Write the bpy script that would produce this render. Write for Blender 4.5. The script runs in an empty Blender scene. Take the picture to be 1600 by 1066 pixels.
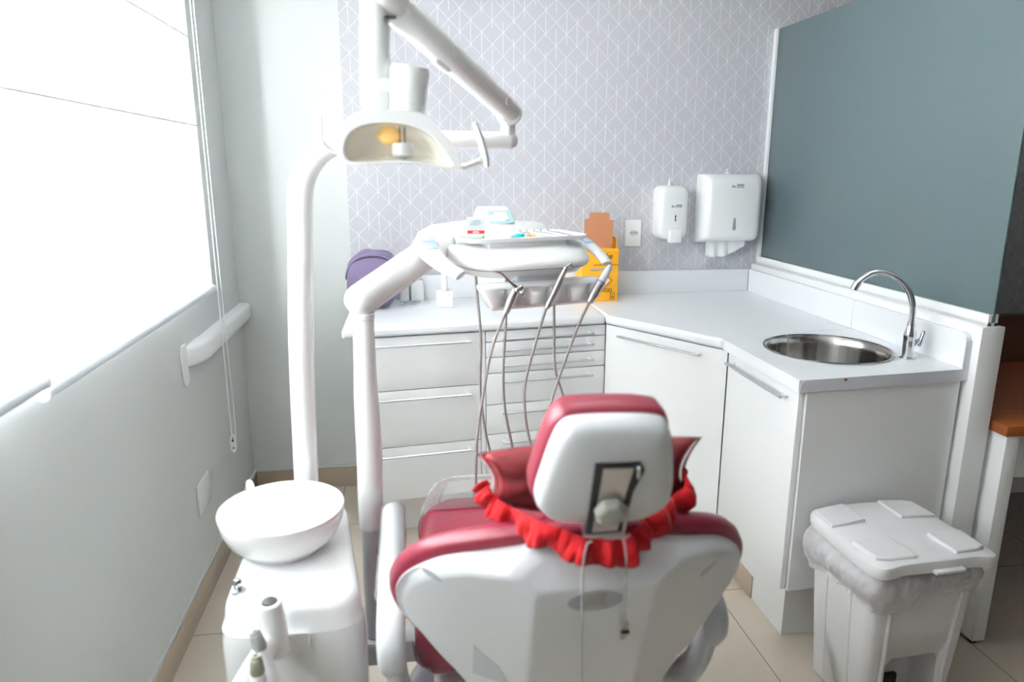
import bpy, bmesh, math, random
from mathutils import Vector, Matrix, noise
random.seed(7)
S = bpy.context.scene
COL = S.collection
PI = math.pi

# ------------------------------------------------------------------ materials
def lin(h):
    if isinstance(h, str):
        h = h.lstrip('#'); c = [int(h[i:i+2], 16)/255 for i in (0, 2, 4)]
    else:
        c = list(h)
    return tuple((x/12.92 if x <= .04045 else ((x+.055)/1.055)**2.4) for x in c) + (1.0,)

def mat(name, col, rough=.5, metal=0., coat=0., spec=.5, bump=0., bscale=60., mottle=0., trans=0., alpha=1., sheen=0.):
    m = bpy.data.materials.new(name); m.use_nodes = True
    nt = m.node_tree; b = nt.nodes['Principled BSDF']
    c = lin(col)
    b.inputs['Base Color'].default_value = c
    b.inputs['Roughness'].default_value = rough
    b.inputs['Metallic'].default_value = metal
    b.inputs['Coat Weight'].default_value = coat
    b.inputs['Coat Roughness'].default_value = .12
    b.inputs['Specular IOR Level'].default_value = spec
    b.inputs['Transmission Weight'].default_value = trans
    b.inputs['Alpha'].default_value = alpha
    b.inputs['Sheen Weight'].default_value = sheen
    tc = nt.nodes.new('ShaderNodeTexCoord')
    if mottle or bump:
        n = nt.nodes.new('ShaderNodeTexNoise'); n.inputs['Scale'].default_value = bscale; n.inputs['Detail'].default_value = 4
        nt.links.new(tc.outputs['Object'], n.inputs['Vector'])
        if mottle:
            mx = nt.nodes.new('ShaderNodeMix'); mx.data_type = 'RGBA'; mx.blend_type = 'MIX'
            mx.inputs['A'].default_value = c
            mx.inputs['B'].default_value = tuple(x*(1-mottle) for x in c[:3]) + (1,)
            nt.links.new(n.outputs['Fac'], mx.inputs['Factor'])
            nt.links.new(mx.outputs['Result'], b.inputs['Base Color'])
        if bump:
            bp = nt.nodes.new('ShaderNodeBump'); bp.inputs['Strength'].default_value = bump; bp.inputs['Distance'].default_value = .004
            nt.links.new(n.outputs['Fac'], bp.inputs['Height']); nt.links.new(bp.outputs['Normal'], b.inputs['Normal'])
    return m

def mnode(nt, op, a, b=None, c=None):
    n = nt.nodes.new('ShaderNodeMath'); n.operation = op
    for i, v in enumerate((a, b, c)):
        if v is None: continue
        if isinstance(v, (int, float)): n.inputs[i].default_value = v
        else: nt.links.new(v, n.inputs[i])
    return n.outputs[0]

M = {}
M['wall'] = mat('painted_wall', '#d2d6d5', .6, spec=.25, mottle=.015, bscale=8, bump=.03)
M['ceiling'] = mat('ceiling_paint', '#eceeee', .8, spec=.2, mottle=.01)
M['white_plastic'] = mat('white_plastic', '#f1f3f4', .28, coat=.25)
M['unit_white'] = mat('unit_gloss_white', '#f1f3f4', .22, coat=.4)
M['enamel'] = mat('white_enamel_tube', '#f3f5f5', .25, coat=.4)
M['grey_plastic'] = mat('light_grey_plastic', '#c9ced4', .35, coat=.1)
M['grey_paint'] = mat('grey_painted_steel', '#d2d5d9', .4)
M['shell'] = mat('chair_shell_white', '#e6e9ee', .3, coat=.25)
M['ceramic'] = mat('white_ceramic', '#f6f7f7', .12, coat=.6)
M['laminate'] = mat('white_laminate', '#edeff0', .42, spec=.4, mottle=.01, bscale=5)
M['counter'] = mat('white_worktop_laminate', '#e9ecf0', .35, spec=.45, mottle=.01, bscale=5)
M['edge'] = mat('worktop_end_laminate', '#d6d8e0', .4)
M['dark_gap'] = mat('dark_gap', '#54514c', .8)
M['handle'] = mat('satin_aluminium', '#c3c6ca', .35, metal=.75)
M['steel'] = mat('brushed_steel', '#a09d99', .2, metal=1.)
def brushed(m):  # brush streaks in the roughness; streaky reflections painted into the base colour
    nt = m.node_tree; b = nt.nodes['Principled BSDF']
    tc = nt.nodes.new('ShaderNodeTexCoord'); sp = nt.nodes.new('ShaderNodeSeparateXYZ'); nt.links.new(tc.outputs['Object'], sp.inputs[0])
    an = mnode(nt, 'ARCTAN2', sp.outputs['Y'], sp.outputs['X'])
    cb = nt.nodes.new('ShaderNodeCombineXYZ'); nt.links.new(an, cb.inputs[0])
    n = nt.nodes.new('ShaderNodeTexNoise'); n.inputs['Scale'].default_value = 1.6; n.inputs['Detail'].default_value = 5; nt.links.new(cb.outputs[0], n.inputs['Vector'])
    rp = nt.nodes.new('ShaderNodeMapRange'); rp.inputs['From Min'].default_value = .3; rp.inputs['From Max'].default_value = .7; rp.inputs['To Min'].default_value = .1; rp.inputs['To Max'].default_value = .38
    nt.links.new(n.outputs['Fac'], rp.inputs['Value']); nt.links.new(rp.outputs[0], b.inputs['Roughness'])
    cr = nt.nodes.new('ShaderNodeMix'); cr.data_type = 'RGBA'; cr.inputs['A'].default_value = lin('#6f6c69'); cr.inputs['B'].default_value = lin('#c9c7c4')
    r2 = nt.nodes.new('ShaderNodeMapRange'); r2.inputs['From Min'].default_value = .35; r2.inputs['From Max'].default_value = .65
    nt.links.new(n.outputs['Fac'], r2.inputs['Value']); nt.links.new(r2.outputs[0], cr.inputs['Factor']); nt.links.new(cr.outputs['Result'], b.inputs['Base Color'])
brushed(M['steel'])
M['chrome'] = mat('chrome', '#d5d7dc', .1, metal=1.)
M['satin'] = mat('satin_steel', '#c4bfbf', .3, metal=.85)
M['red_vinyl'] = mat('crimson_vinyl', '#7c2034', .38, coat=.1, spec=.5, bump=.04, bscale=300)
M['red_cloth'] = mat('red_cotton', '#a4040f', .75, spec=.2, bump=.15, bscale=120, sheen=.1)
M['red_cushion'] = mat('red_cushion_cloth', '#98081e', .4, spec=.4, bump=.1, bscale=90, coat=.3)
M['black'] = mat('black_plastic', '#1b1c20', .35)
M['dark_recess'] = mat('dark_recess_plastic', '#26262b', .5)
M['hose'] = mat('silicone_hose', '#979190', .45)
M['olive'] = mat('grey_green_rubber', '#959a88', .5)
M['tip_grey'] = mat('warm_grey_rubber', '#9a9c98', .5)
M['purple'] = mat('purple_cloth', '#6f6382', .75, spec=.2, bump=.1, bscale=40, mottle=.06, sheen=.2)
M['yellow'] = mat('yellow_cardboard', '#d19204', .5, mottle=.03, bscale=20)
M['brown_card'] = mat('brown_cardboard', '#aa7454', .75, mottle=.08, bscale=30, spec=.2)
M['ink'] = mat('black_ink', '#241c14', .6)
M['pink_label'] = mat('pale_label', '#e3c9b4', .6)
M['print_grey'] = mat('grey_print', '#8d98a3', .5)
M['cyan'] = mat('pale_cyan_film', '#aed6e4', .35)
M['blue_label'] = mat('pale_blue_label', '#b4cce8', .4)
M['teal'] = mat('teal_plastic', '#14b5b9', .35, coat=.3)
M['orange'] = mat('pale_orange_rubber', '#e9b68e', .6)
M['pack_white'] = mat('carton_white', '#f0f0ef', .4)
M['pack_grey'] = mat('carton_grey', '#c9d1d2', .4)
M['pack_red'] = mat('carton_red', '#d3121f', .4)
M['pack_green'] = mat('carton_green', '#43a860', .4)
M['paper'] = mat('paper_towel', '#eef0f1', .85, spec=.1, bump=.1, bscale=60)
M['amber'] = mat('amber_reflection', '#f3c669', .3, coat=.4)
M['reflector'] = mat('cream_reflector', '#fcfaf2', .15, coat=.8)
M['bin'] = mat('bin_plastic', '#dedee0', .4, coat=.05)
M['wood'] = None
M['brown_vinyl'] = mat('brown_leather', '#5b3a27', .5, bump=.1, bscale=80)
M['tool'] = mat('instrument_steel', '#b9bcc4', .25, metal=.9)
M['purple_ink'] = mat('purple_ink', '#8a84ad', .5)
M['tile_base'] = mat('beige_tile_skirting', '#b3a393', .25, mottle=.06, bscale=6)
M['printed'] = mat('dark_grey_line', '#4d5860', .5)
M['bar'] = mat('pale_grey_bar', '#d3dce2', .4)
M['badge'] = mat('grey_badge', '#a6a79f', .4)
M['window_grey'] = mat('grey_window_strip', '#8c959a', .3)

def clear_film(name, alpha, tint='#ffffff', rough=.08):
    m = bpy.data.materials.new(name); m.use_nodes = True; nt = m.node_tree
    nt.nodes.remove(nt.nodes['Principled BSDF'])
    out = nt.nodes['Material Output']
    tr = nt.nodes.new('ShaderNodeBsdfTransparent'); tr.inputs['Color'].default_value = lin(tint)
    gl = nt.nodes.new('ShaderNodeBsdfPrincipled'); gl.inputs['Base Color'].default_value = lin('#f2f0f2')
    gl.inputs['Roughness'].default_value = rough
    tc = nt.nodes.new('ShaderNodeTexCoord'); n = nt.nodes.new('ShaderNodeTexNoise'); n.inputs['Scale'].default_value = 45
    bp = nt.nodes.new('ShaderNodeBump'); bp.inputs['Strength'].default_value = .25; bp.inputs['Distance'].default_value = .004
    nt.links.new(tc.outputs['Object'], n.inputs['Vector']); nt.links.new(n.outputs['Fac'], bp.inputs['Height'])
    nt.links.new(bp.outputs['Normal'], gl.inputs['Normal'])
    fr = nt.nodes.new('ShaderNodeFresnel'); fr.inputs['IOR'].default_value = 1.45
    f = mnode(nt, 'ADD', fr.outputs[0], alpha)
    mx = nt.nodes.new('ShaderNodeMixShader')
    nt.links.new(f, mx.inputs[0]); nt.links.new(tr.outputs[0], mx.inputs[1]); nt.links.new(gl.outputs[0], mx.inputs[2])
    nt.links.new(mx.outputs[0], out.inputs['Surface'])
    return m
M['film'] = clear_film('clear_plastic_film', .0)
M['film_thin'] = clear_film('thin_clear_plastic', .06)
M['lens'] = clear_film('clear_lamp_shield', .02)

def translucent(name, col, tcol, fac, rough=.7):
    m = bpy.data.materials.new(name); m.use_nodes = True; nt = m.node_tree
    b = nt.nodes['Principled BSDF']; out = nt.nodes['Material Output']
    b.inputs['Base Color'].default_value = lin(col); b.inputs['Roughness'].default_value = rough
    t = nt.nodes.new('ShaderNodeBsdfTranslucent'); t.inputs['Color'].default_value = lin(tcol)
    tc = nt.nodes.new('ShaderNodeTexCoord'); n = nt.nodes.new('ShaderNodeTexNoise'); n.inputs['Scale'].default_value = 3
    mx = nt.nodes.new('ShaderNodeMixShader')
    nt.links.new(tc.outputs['Object'], n.inputs['Vector'])
    f = mnode(nt, 'MULTIPLY_ADD', n.outputs['Fac'], .04, fac-.02)
    nt.links.new(f, mx.inputs[0]); nt.links.new(b.outputs[0], mx.inputs[1]); nt.links.new(t.outputs[0], mx.inputs[2])
    nt.links.new(mx.outputs[0], out.inputs['Surface'])
    return m
M['blind'] = translucent('daylit_blind_fabric', '#f5f6f6', '#fdfdfc', .6, .8)
M['bag'] = clear_film('thin_white_bin_liner', .42, '#f4f6f8', .25)
M['frosted'] = translucent('frosted_grey_glass', '#647579', '#687a7e', .22, .25)

def tile_floor():
    m = mat('beige_polished_tile', '#cdc4b7', .12, spec=.5)
    nt = m.node_tree; b = nt.nodes['Principled BSDF']
    tc = nt.nodes.new('ShaderNodeTexCoord'); sp = nt.nodes.new('ShaderNodeSeparateXYZ')
    nt.links.new(tc.outputs['Object'], sp.inputs[0])
    def line(o, off, per):
        a = mnode(nt, 'MODULO', mnode(nt, 'ADD', o, 50*per - off), per)
        d = mnode(nt, 'ABSOLUTE', mnode(nt, 'SUBTRACT', a, per/2))
        return mnode(nt, 'GREATER_THAN', d, per/2 - .0016)
    l = mnode(nt, 'MAXIMUM', line(sp.outputs['X'], .36, .70), line(sp.outputs['Y'], 2.2, .70))
    n = nt.nodes.new('ShaderNodeTexNoise'); n.inputs['Scale'].default_value = 3; n.inputs['Detail'].default_value = 6
    nt.links.new(tc.outputs['Object'], n.inputs['Vector'])
    m1 = nt.nodes.new('ShaderNodeMix'); m1.data_type = 'RGBA'
    m1.inputs['A'].default_value = lin('#cbc1b4'); m1.inputs['B'].default_value = lin('#beb3a5')
    nt.links.new(n.outputs['Fac'], m1.inputs['Factor'])
    m2 = nt.nodes.new('ShaderNodeMix'); m2.data_type = 'RGBA'; m2.inputs['B'].default_value = lin('#7d746a')
    nt.links.new(m1.outputs['Result'], m2.inputs['A']); nt.links.new(l, m2.inputs['Factor'])
    nt.links.new(m2.outputs['Result'], b.inputs['Base Color'])
    return m
M['floor'] = tile_floor()

def wallpaper():
    m = mat('lattice_wallpaper', '#c9cbd1', .6, spec=.25)
    nt = m.node_tree; b = nt.nodes['Principled BSDF']
    tc = nt.nodes.new('ShaderNodeTexCoord'); sp = nt.nodes.new('ShaderNodeSeparateXYZ')
    nt.links.new(tc.outputs['Object'], sp.inputs[0])
    P, Q = .0934, .0955
    u = mnode(nt, 'DIVIDE', mnode(nt, 'SUBTRACT', sp.outputs['X'], .622), P)
    v = mnode(nt, 'DIVIDE', mnode(nt, 'SUBTRACT', sp.outputs['Z'], 1.871), Q)
    def band(x, w):   # distance to nearest integer below w
        f = mnode(nt, 'FRACT', mnode(nt, 'ADD', x, 200.5))
        return mnode(nt, 'LESS_THAN', mnode(nt, 'ABSOLUTE', mnode(nt, 'SUBTRACT', f, .5)), w)
    d1 = band(mnode(nt, 'ADD', u, v), .017)
    d2 = band(mnode(nt, 'SUBTRACT', u, v), .017)
    u2 = mnode(nt, 'MULTIPLY', u, 2)
    vl = band(u2, .021)
    col = mnode(nt, 'FLOOR', mnode(nt, 'ADD', u2, 200.5))
    ph = mnode(nt, 'FRACT', mnode(nt, 'ADD', mnode(nt, 'MULTIPLY', v, .5), mnode(nt, 'MULTIPLY', mnode(nt, 'SINE', mnode(nt, 'MULTIPLY', col, 1.9)), .45)))
    dash = mnode(nt, 'LESS_THAN', mnode(nt, 'FRACT', mnode(nt, 'ADD', ph, 100)), .68)
    vl = mnode(nt, 'MULTIPLY', vl, mnode(nt, 'MULTIPLY', dash, 1.0))
    dg = mnode(nt, 'MULTIPLY', mnode(nt, 'MAXIMUM', d1, d2), .72)
    l = mnode(nt, 'MAXIMUM', dg, vl)
    n = nt.nodes.new('ShaderNodeTexNoise'); n.inputs['Scale'].default_value = 25
    nt.links.new(tc.outputs['Object'], n.inputs['Vector'])
    m1 = nt.nodes.new('ShaderNodeMix'); m1.data_type = 'RGBA'
    m1.inputs['A'].default_value = lin('#c1c1c8'); m1.inputs['B'].default_value = lin('#bdbdc4')
    nt.links.new(n.outputs['Fac'], m1.inputs['Factor'])
    m2 = nt.nodes.new('ShaderNodeMix'); m2.data_type = 'RGBA'; m2.inputs['B'].default_value = lin('#e9ecf2')
    nt.links.new(m1.outputs['Result'], m2.inputs['A']); nt.links.new(l, m2.inputs['Factor'])
    nt.links.new(m2.outputs['Result'], b.inputs['Base Color'])
    return m
M['wallpaper'] = wallpaper()

def wood():
    m = mat('orange_brown_wood', '#a8622c', .4)
    nt = m.node_tree; b = nt.nodes['Principled BSDF']
    tc = nt.nodes.new('ShaderNodeTexCoord'); mp = nt.nodes.new('ShaderNodeMapping')
    mp.inputs['Scale'].default_value = (1.5, 14, 14)
    n = nt.nodes.new('ShaderNodeTexNoise'); n.inputs['Scale'].default_value = 4; n.inputs['Detail'].default_value = 8
    nt.links.new(tc.outputs['Object'], mp.inputs[0]); nt.links.new(mp.outputs[0], n.inputs['Vector'])
    m1 = nt.nodes.new('ShaderNodeMix'); m1.data_type = 'RGBA'
    m1.inputs['A'].default_value = lin('#8c4a1e'); m1.inputs['B'].default_value = lin('#6c3714')
    nt.links.new(n.outputs['Fac'], m1.inputs['Factor']); nt.links.new(m1.outputs['Result'], b.inputs['Base Color'])
    return m
M['wood'] = wood()

# ------------------------------------------------------------------ mesh tools
def catmull(pts, n=8, closed=False):
    pts = [Vector(p) for p in pts]; out = []; k = len(pts)
    rng = range(k if closed else k-1)
    for i in rng:
        p1, p2 = pts[i], pts[(i+1) % k]
        p0 = pts[(i-1) % k] if closed or i > 0 else p1*2-p2
        p3 = pts[(i+2) % k] if closed or i+2 < k else p2*2-p1
        for j in range(n):
            t = j/n
            out.append(.5*((2*p1)+(p2-p0)*t+(2*p0-5*p1+4*p2-p3)*t*t+(3*p1-p0-3*p2+p3)*t**3))
    if not closed: out.append(pts[-1])
    return out

def lerp_list(vals, n):
    out = []
    for i in range(n):
        t = i/(n-1)*(len(vals)-1); k = min(int(t), len(vals)-2); f = t-k
        out.append(vals[k]*(1-f)+vals[k+1]*f)
    return out

class MB:
    def __init__(s): s.bm = bmesh.new()
    def ring_loft(s, rings, cap0=True, cap1=True, closed=True):
        bm = s.bm; vs = [[bm.verts.new(p) for p in r] for r in rings]; n = len(rings[0])
        for a, b in zip(vs, vs[1:]):
            for i in range(n if closed else n-1):
                j = (i+1) % n
                try: bm.faces.new((a[i], a[j], b[j], b[i]))
                except ValueError: pass
        if cap0 and closed: bm.faces.new(vs[0][::-1])
        if cap1 and closed: bm.faces.new(vs[-1])
        return s
    def box(s, x0, x1, y0, y1, z0, z1, r=0., seg=2, mtx=None):
        ret = bmesh.ops.create_cube(s.bm, size=1)
        vs = ret['verts']
        T = Matrix.Translation(((x0+x1)/2, (y0+y1)/2, (z0+z1)/2)) @ Matrix.Diagonal((x1-x0, y1-y0, z1-z0, 1))
        if r > 0:
            bmesh.ops.transform(s.bm, matrix=T, verts=vs)
            es = list({e for v in vs for e in v.link_edges})
            rr = bmesh.ops.bevel(s.bm, geom=es, offset=r, segments=seg, profile=.5, affect='EDGES', clamp_overlap=True)
            vs = list({v for f in rr['faces'] for v in f.verts} | {v for v in vs if v.is_valid})
            vs = [v for v in vs if v.is_valid]
            if mtx is not None: bmesh.ops.transform(s.bm, matrix=mtx, verts=vs)
        else:
            bmesh.ops.transform(s.bm, matrix=(mtx @ T) if mtx is not None else T, verts=vs)
        return s
    def tube(s, pts, r, n=16, smooth=0, cap=True, flat=None, up=None):
        """round tube along pts; r a number or a list; flat=(a,b) scales the section along its two axes"""
        pts = catmull(pts, smooth) if smooth else [Vector(p) for p in pts]
        rr = [r]*len(pts) if isinstance(r, (int, float)) else lerp_list(r, len(pts))
        fl = flat or (1, 1)
        rings = []; t0 = (pts[1]-pts[0]).normalized()
        a = Vector(up) if up else Vector((0, 0, 1))
        if abs(a.dot(t0)) > .95: a = Vector((0, 1, 0)) if abs(t0.y) < .9 else Vector((1, 0, 0))
        nrm = (a - t0*a.dot(t0)).normalized()
        for i, p in enumerate(pts):
            t = (pts[min(i+1, len(pts)-1)]-pts[max(i-1, 0)])
            t = t.normalized() if t.length > 1e-9 else t0
            nrm = (nrm - t*nrm.dot(t)).normalized(); bn = t.cross(nrm)
            rings.append([p + (nrm*math.cos(k*2*PI/n)*fl[0] + bn*math.sin(k*2*PI/n)*fl[1])*rr[i] for k in range(n)])
        return s.ring_loft(rings, cap, cap)
    def ball_tube(s, pts, r, n=16, smooth=0):
        """tube with domed ends"""
        P = catmull(pts, smooth) if smooth else [Vector(p) for p in pts]
        r0 = r if isinstance(r, (int, float)) else r[0]; r1 = r if isinstance(r, (int, float)) else r[-1]
        R = [r]*len(P) if isinstance(r, (int, float)) else lerp_list(r, len(P))
        d0 = (P[0]-P[1]).normalized(); d1 = (P[-1]-P[-2]).normalized()
        pre = [(P[0]+d0*r0*math.sin(a), r0*math.cos(a)) for a in (PI/2*.98, PI/2*.75, PI/2*.5, PI/2*.25)]
        post = [(P[-1]+d1*r1*math.sin(a), r1*math.cos(a)) for a in (PI/2*.25, PI/2*.5, PI/2*.75, PI/2*.98)]
        Q = [p for p, _ in pre]+P+[p for p, _ in post]; RR = [x for _, x in pre]+R+[x for _, x in post]
        return s._tube_raw(Q, RR, n)
    def _tube_raw(s, pts, rr, n):
        rings = []; t0 = (pts[1]-pts[0]).normalized(); a = Vector((0, 0, 1))
        if abs(a.dot(t0)) > .95: a = Vector((0, 1, 0))
        nrm = (a - t0*a.dot(t0)).normalized()
        for i, p in enumerate(pts):
            t = (pts[min(i+1, len(pts)-1)]-pts[max(i-1, 0)]).normalized()
            nrm = (nrm - t*nrm.dot(t)).normalized(); bn = t.cross(nrm)
            rings.append([p+(nrm*math.cos(k*2*PI/n)+bn*math.sin(k*2*PI/n))*rr[i] for k in range(n)])
        return s.ring_loft(rings)
    def lathe(s, prof, c, n=40, mtx=None, cap0=True, cap1=True):
        """prof: list of (radius, z) turned round the vertical through c"""
        rings = []
        for r, z in prof:
            ring = [Vector((max(r, 1e-4)*math.cos(k*2*PI/n), max(r, 1e-4)*math.sin(k*2*PI/n), z)) for k in range(n)]
            if mtx is not None: ring = [mtx @ p for p in ring]
            rings.append([p+Vector(c) for p in ring])
        return s.ring_loft(rings, cap0, cap1)
    def prism(s, poly, axis, a, b):
        """poly: 2D outline extruded along axis x, y or z from a to b"""
        def P(p, t):
            return {'x': (t, p[0], p[1]), 'y': (p[0], t, p[1]), 'z': (p[0], p[1], t)}[axis]
        return s.ring_loft([[P(p, a) for p in poly], [P(p, b) for p in poly]])
    def xf(s, m):
        bmesh.ops.transform(s.bm, matrix=m, verts=s.bm.verts); return s

def world_loc(o):
    v = Vector((0, 0, 0))
    while o is not None: v += o.location; o = o.parent
    return v

def build(name, mb, m, parent=None, bevel=0., angle=40, sub=0, bseg=2, origin=None):
    bm = mb.bm
    bmesh.ops.recalc_face_normals(bm, faces=bm.faces)
    if parent is not None:
        off = world_loc(parent)
    elif origin is not None: off = Vector(origin)
    else:
        vs = [v.co for v in bm.verts]
        lo = [min(v[i] for v in vs) for i in range(3)]; hi = [max(v[i] for v in vs) for i in range(3)]
        off = Vector(((lo[0]+hi[0])/2, (lo[1]+hi[1])/2, lo[2]))
    bmesh.ops.translate(bm, vec=-off, verts=bm.verts)
    me = bpy.data.meshes.new(name); bm.to_mesh(me); bm.free()
    me.shade_smooth()
    if angle < 180: me.set_sharp_from_angle(angle=math.radians(angle))
    o = bpy.data.objects.new(name, me); COL.objects.link(o)
    for mm in (m if isinstance(m, (list, tuple)) else [m]): me.materials.append(mm)
    if parent is not None: o.parent = parent
    else: o.location = off
    if bevel:
        b = o.modifiers.new('bevel', 'BEVEL'); b.width = bevel; b.segments = bseg; b.limit_method = 'ANGLE'; b.angle_limit = math.radians(35)
    if sub:
        d = o.modifiers.new('sub', 'SUBSURF'); d.levels = sub; d.render_levels = sub
    return o

def thing(name, label, cat, loc, group=None):
    o = bpy.data.objects.new(name, None); COL.objects.link(o); o.location = loc
    o.empty_display_size = .05
    o['label'] = label; o['category'] = cat
    if group: o['group'] = group
    return o

def tag(o, label, cat, group=None):
    o['label'] = label; o['category'] = cat
    if group: o['group'] = group
    return o

def struct(o):
    o['kind'] = 'structure'; return o

def text_mesh(name, body, size, m, parent, mtx, shear=0., bold=0., ext=.0006, align='CENTER'):
    """lettering as a thin solid of its own"""
    cu = bpy.data.curves.new(name, 'FONT'); cu.body = body; cu.size = size; cu.extrude = ext; cu.shear = shear; cu.offset = bold
    cu.align_x = align; cu.resolution_u = 3
    tmp = bpy.data.objects.new(name+'_tmp', cu); COL.objects.link(tmp)
    dg = bpy.context.evaluated_depsgraph_get(); ev = tmp.evaluated_get(dg)
    me = bpy.data.meshes.new_from_object(ev); me.name = name
    bpy.data.objects.remove(tmp, do_unlink=True); bpy.data.curves.remove(cu)
    me.transform(Matrix.Translation(-world_loc(parent)) @ mtx)
    me.materials.clear(); me.materials.append(m)
    o = bpy.data.objects.new(name, me); COL.objects.link(o); o.parent = parent
    return o

FRONT = Matrix.Rotation(PI/2, 4, 'X')      # lettering that stands upright and faces -Y

# ------------------------------------------------------------------ camera
HC = 1.5
cam_d = bpy.data.cameras.new('camera'); cam = bpy.data.objects.new('camera', cam_d); COL.objects.link(cam)
pitch, yaw = math.radians(13.6194), math.radians(8.168)
cam.location = (0, 0, HC)
cam.rotation_euler = (PI/2 - pitch, 0, -yaw)
cam_d.sensor_fit = 'HORIZONTAL'; cam_d.sensor_width = 36.0; cam_d.lens = 1124.4/1600*36
cam_d.clip_start = .05
cam_d.dof.use_dof = True; cam_d.dof.focus_distance = 2.75; cam_d.dof.aperture_fstop = 2.8
S.camera = cam

# ------------------------------------------------------------------ room
XL, YB, ZC = -.755, 3.304, 2.7
XR, YF = 3.7, -2.4
PX0, PX1, PY, PZ = 1.655, 1.73, 1.838, 1.042       # partition wall

struct(build('floor', MB().box(XL-.2, XR+.1, YF-.1, YB+.1, -.1, 0), M['floor'], origin=(0, 0, 0)))
struct(build('ceiling', MB().box(XL-.2, XR+.1, YF-.1, YB+.1, ZC, ZC+.1), M['ceiling']))
WY0, WY1, WZ0, WZ1 = .25, 2.745, 1.08, 2.42       # window opening in the left wall
w = MB()
w.box(XL-.14, XL, YF-.1, YB+.1, 0, WZ0).box(XL-.14, XL, YF-.1, YB+.1, WZ1, ZC)
w.box(XL-.14, XL, WY1, YB+.1, WZ0, WZ1).box(XL-.14, XL, YF-.1, WY0, WZ0, WZ1)
struct(build('wall_left', w, M['wall'], origin=(XL, 0, 0)))
# back wall: plain paint up to the worktop's end, wallpaper from there on
w = MB(); w.box(XL-.2, -.257, YB, YB+.12, 0, ZC)
struct(build('wall_back', w, M['wall'], origin=(0, YB, 0)))
w = MB(); w.box(-.257, XR+.1, YB, YB+.12, 0, ZC)
struct(build('wall_papered', w, M['wallpaper'], origin=(0, YB, 0)))
struct(build('wall_right', MB().box(XR, XR+.1, YF, YB, 0, ZC), mat('dark_side_wall', '#4b4744', .7)))  # unseen wall; dark tone chosen to cut bounced light in the side room
struct(build('wall_front', MB().box(XL, XR, YF-.1, YF, 0, ZC), mat('grey_rear_wall', '#b4b4b2', .7)))
struct(build('wall_partition', MB().box(PX0, PX1, PY, YB, 0, PZ, .002), M['laminate']))
# skirting of beige tile with a thin pale strip on top
struct(build('baseboard_left', MB().box(XL, XL+.011, YF, YB-.0115, 0, .098, .001), M['tile_base']))
struct(build('baseboard_back', MB().box(XL, -.17, YB-.011, YB, 0, .098, .001), M['tile_base']))
struct(build('trim_1', MB().box(XL, XL+.008, YF, YB-.0085, .0985, .112, .001), M['wall']))
struct(build('trim_2', MB().box(XL, -.258, YB-.008, YB, .0985, .112, .001), M['wall']))
struct(build('trim_3', MB().box(1.166, 1.172, 2.14, 2.5, 0, .085, .001), M['tile_base']))
# window
win = bpy.data.objects.new('window_1', None); COL.objects.link(win); win.location = (XL-.07, .7, WZ0); struct(win)
f = MB()
for y0, y1, z0, z1 in ((WY0, WY1, WZ0, WZ0+.05), (WY0, WY1, WZ1-.05, WZ1), (WY0, WY0+.05, WZ0, WZ1), (WY1-.05, WY1, WZ0, WZ1), (.95, 1.0, WZ0, WZ1), (1.7, 1.74, WZ0, WZ1)):
    f.box(XL-.10, XL-.055, y0, y1, z0, z1)
build('window_frame', f, M['white_plastic'], win)
gm = bpy.data.materials.new('window_glass'); gm.use_nodes = True
gn = gm.node_tree; gn.nodes.remove(gn.nodes['Principled BSDF'])
tr = gn.nodes.new('ShaderNodeBsdfTransparent'); tr.inputs['Color'].default_value = (.97, .975, .97, 1)
gl = gn.nodes.new('ShaderNodeBsdfGlossy'); gl.inputs['Roughness'].default_value = .02
mx = gn.nodes.new('ShaderNodeMixShader'); mx.inputs[0].default_value = .06
gn.links.new(tr.outputs[0], mx.inputs[1]); gn.links.new(gl.outputs[0], mx.inputs[2]); gn.links.new(mx.outputs[0], gn.nodes['Material Output'].inputs['Surface'])
build('window_glass', MB().box(XL-.08, XL-.075, WY0+.02, WY1-.02, WZ0+.02, WZ1-.02), gm, win)

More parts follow.
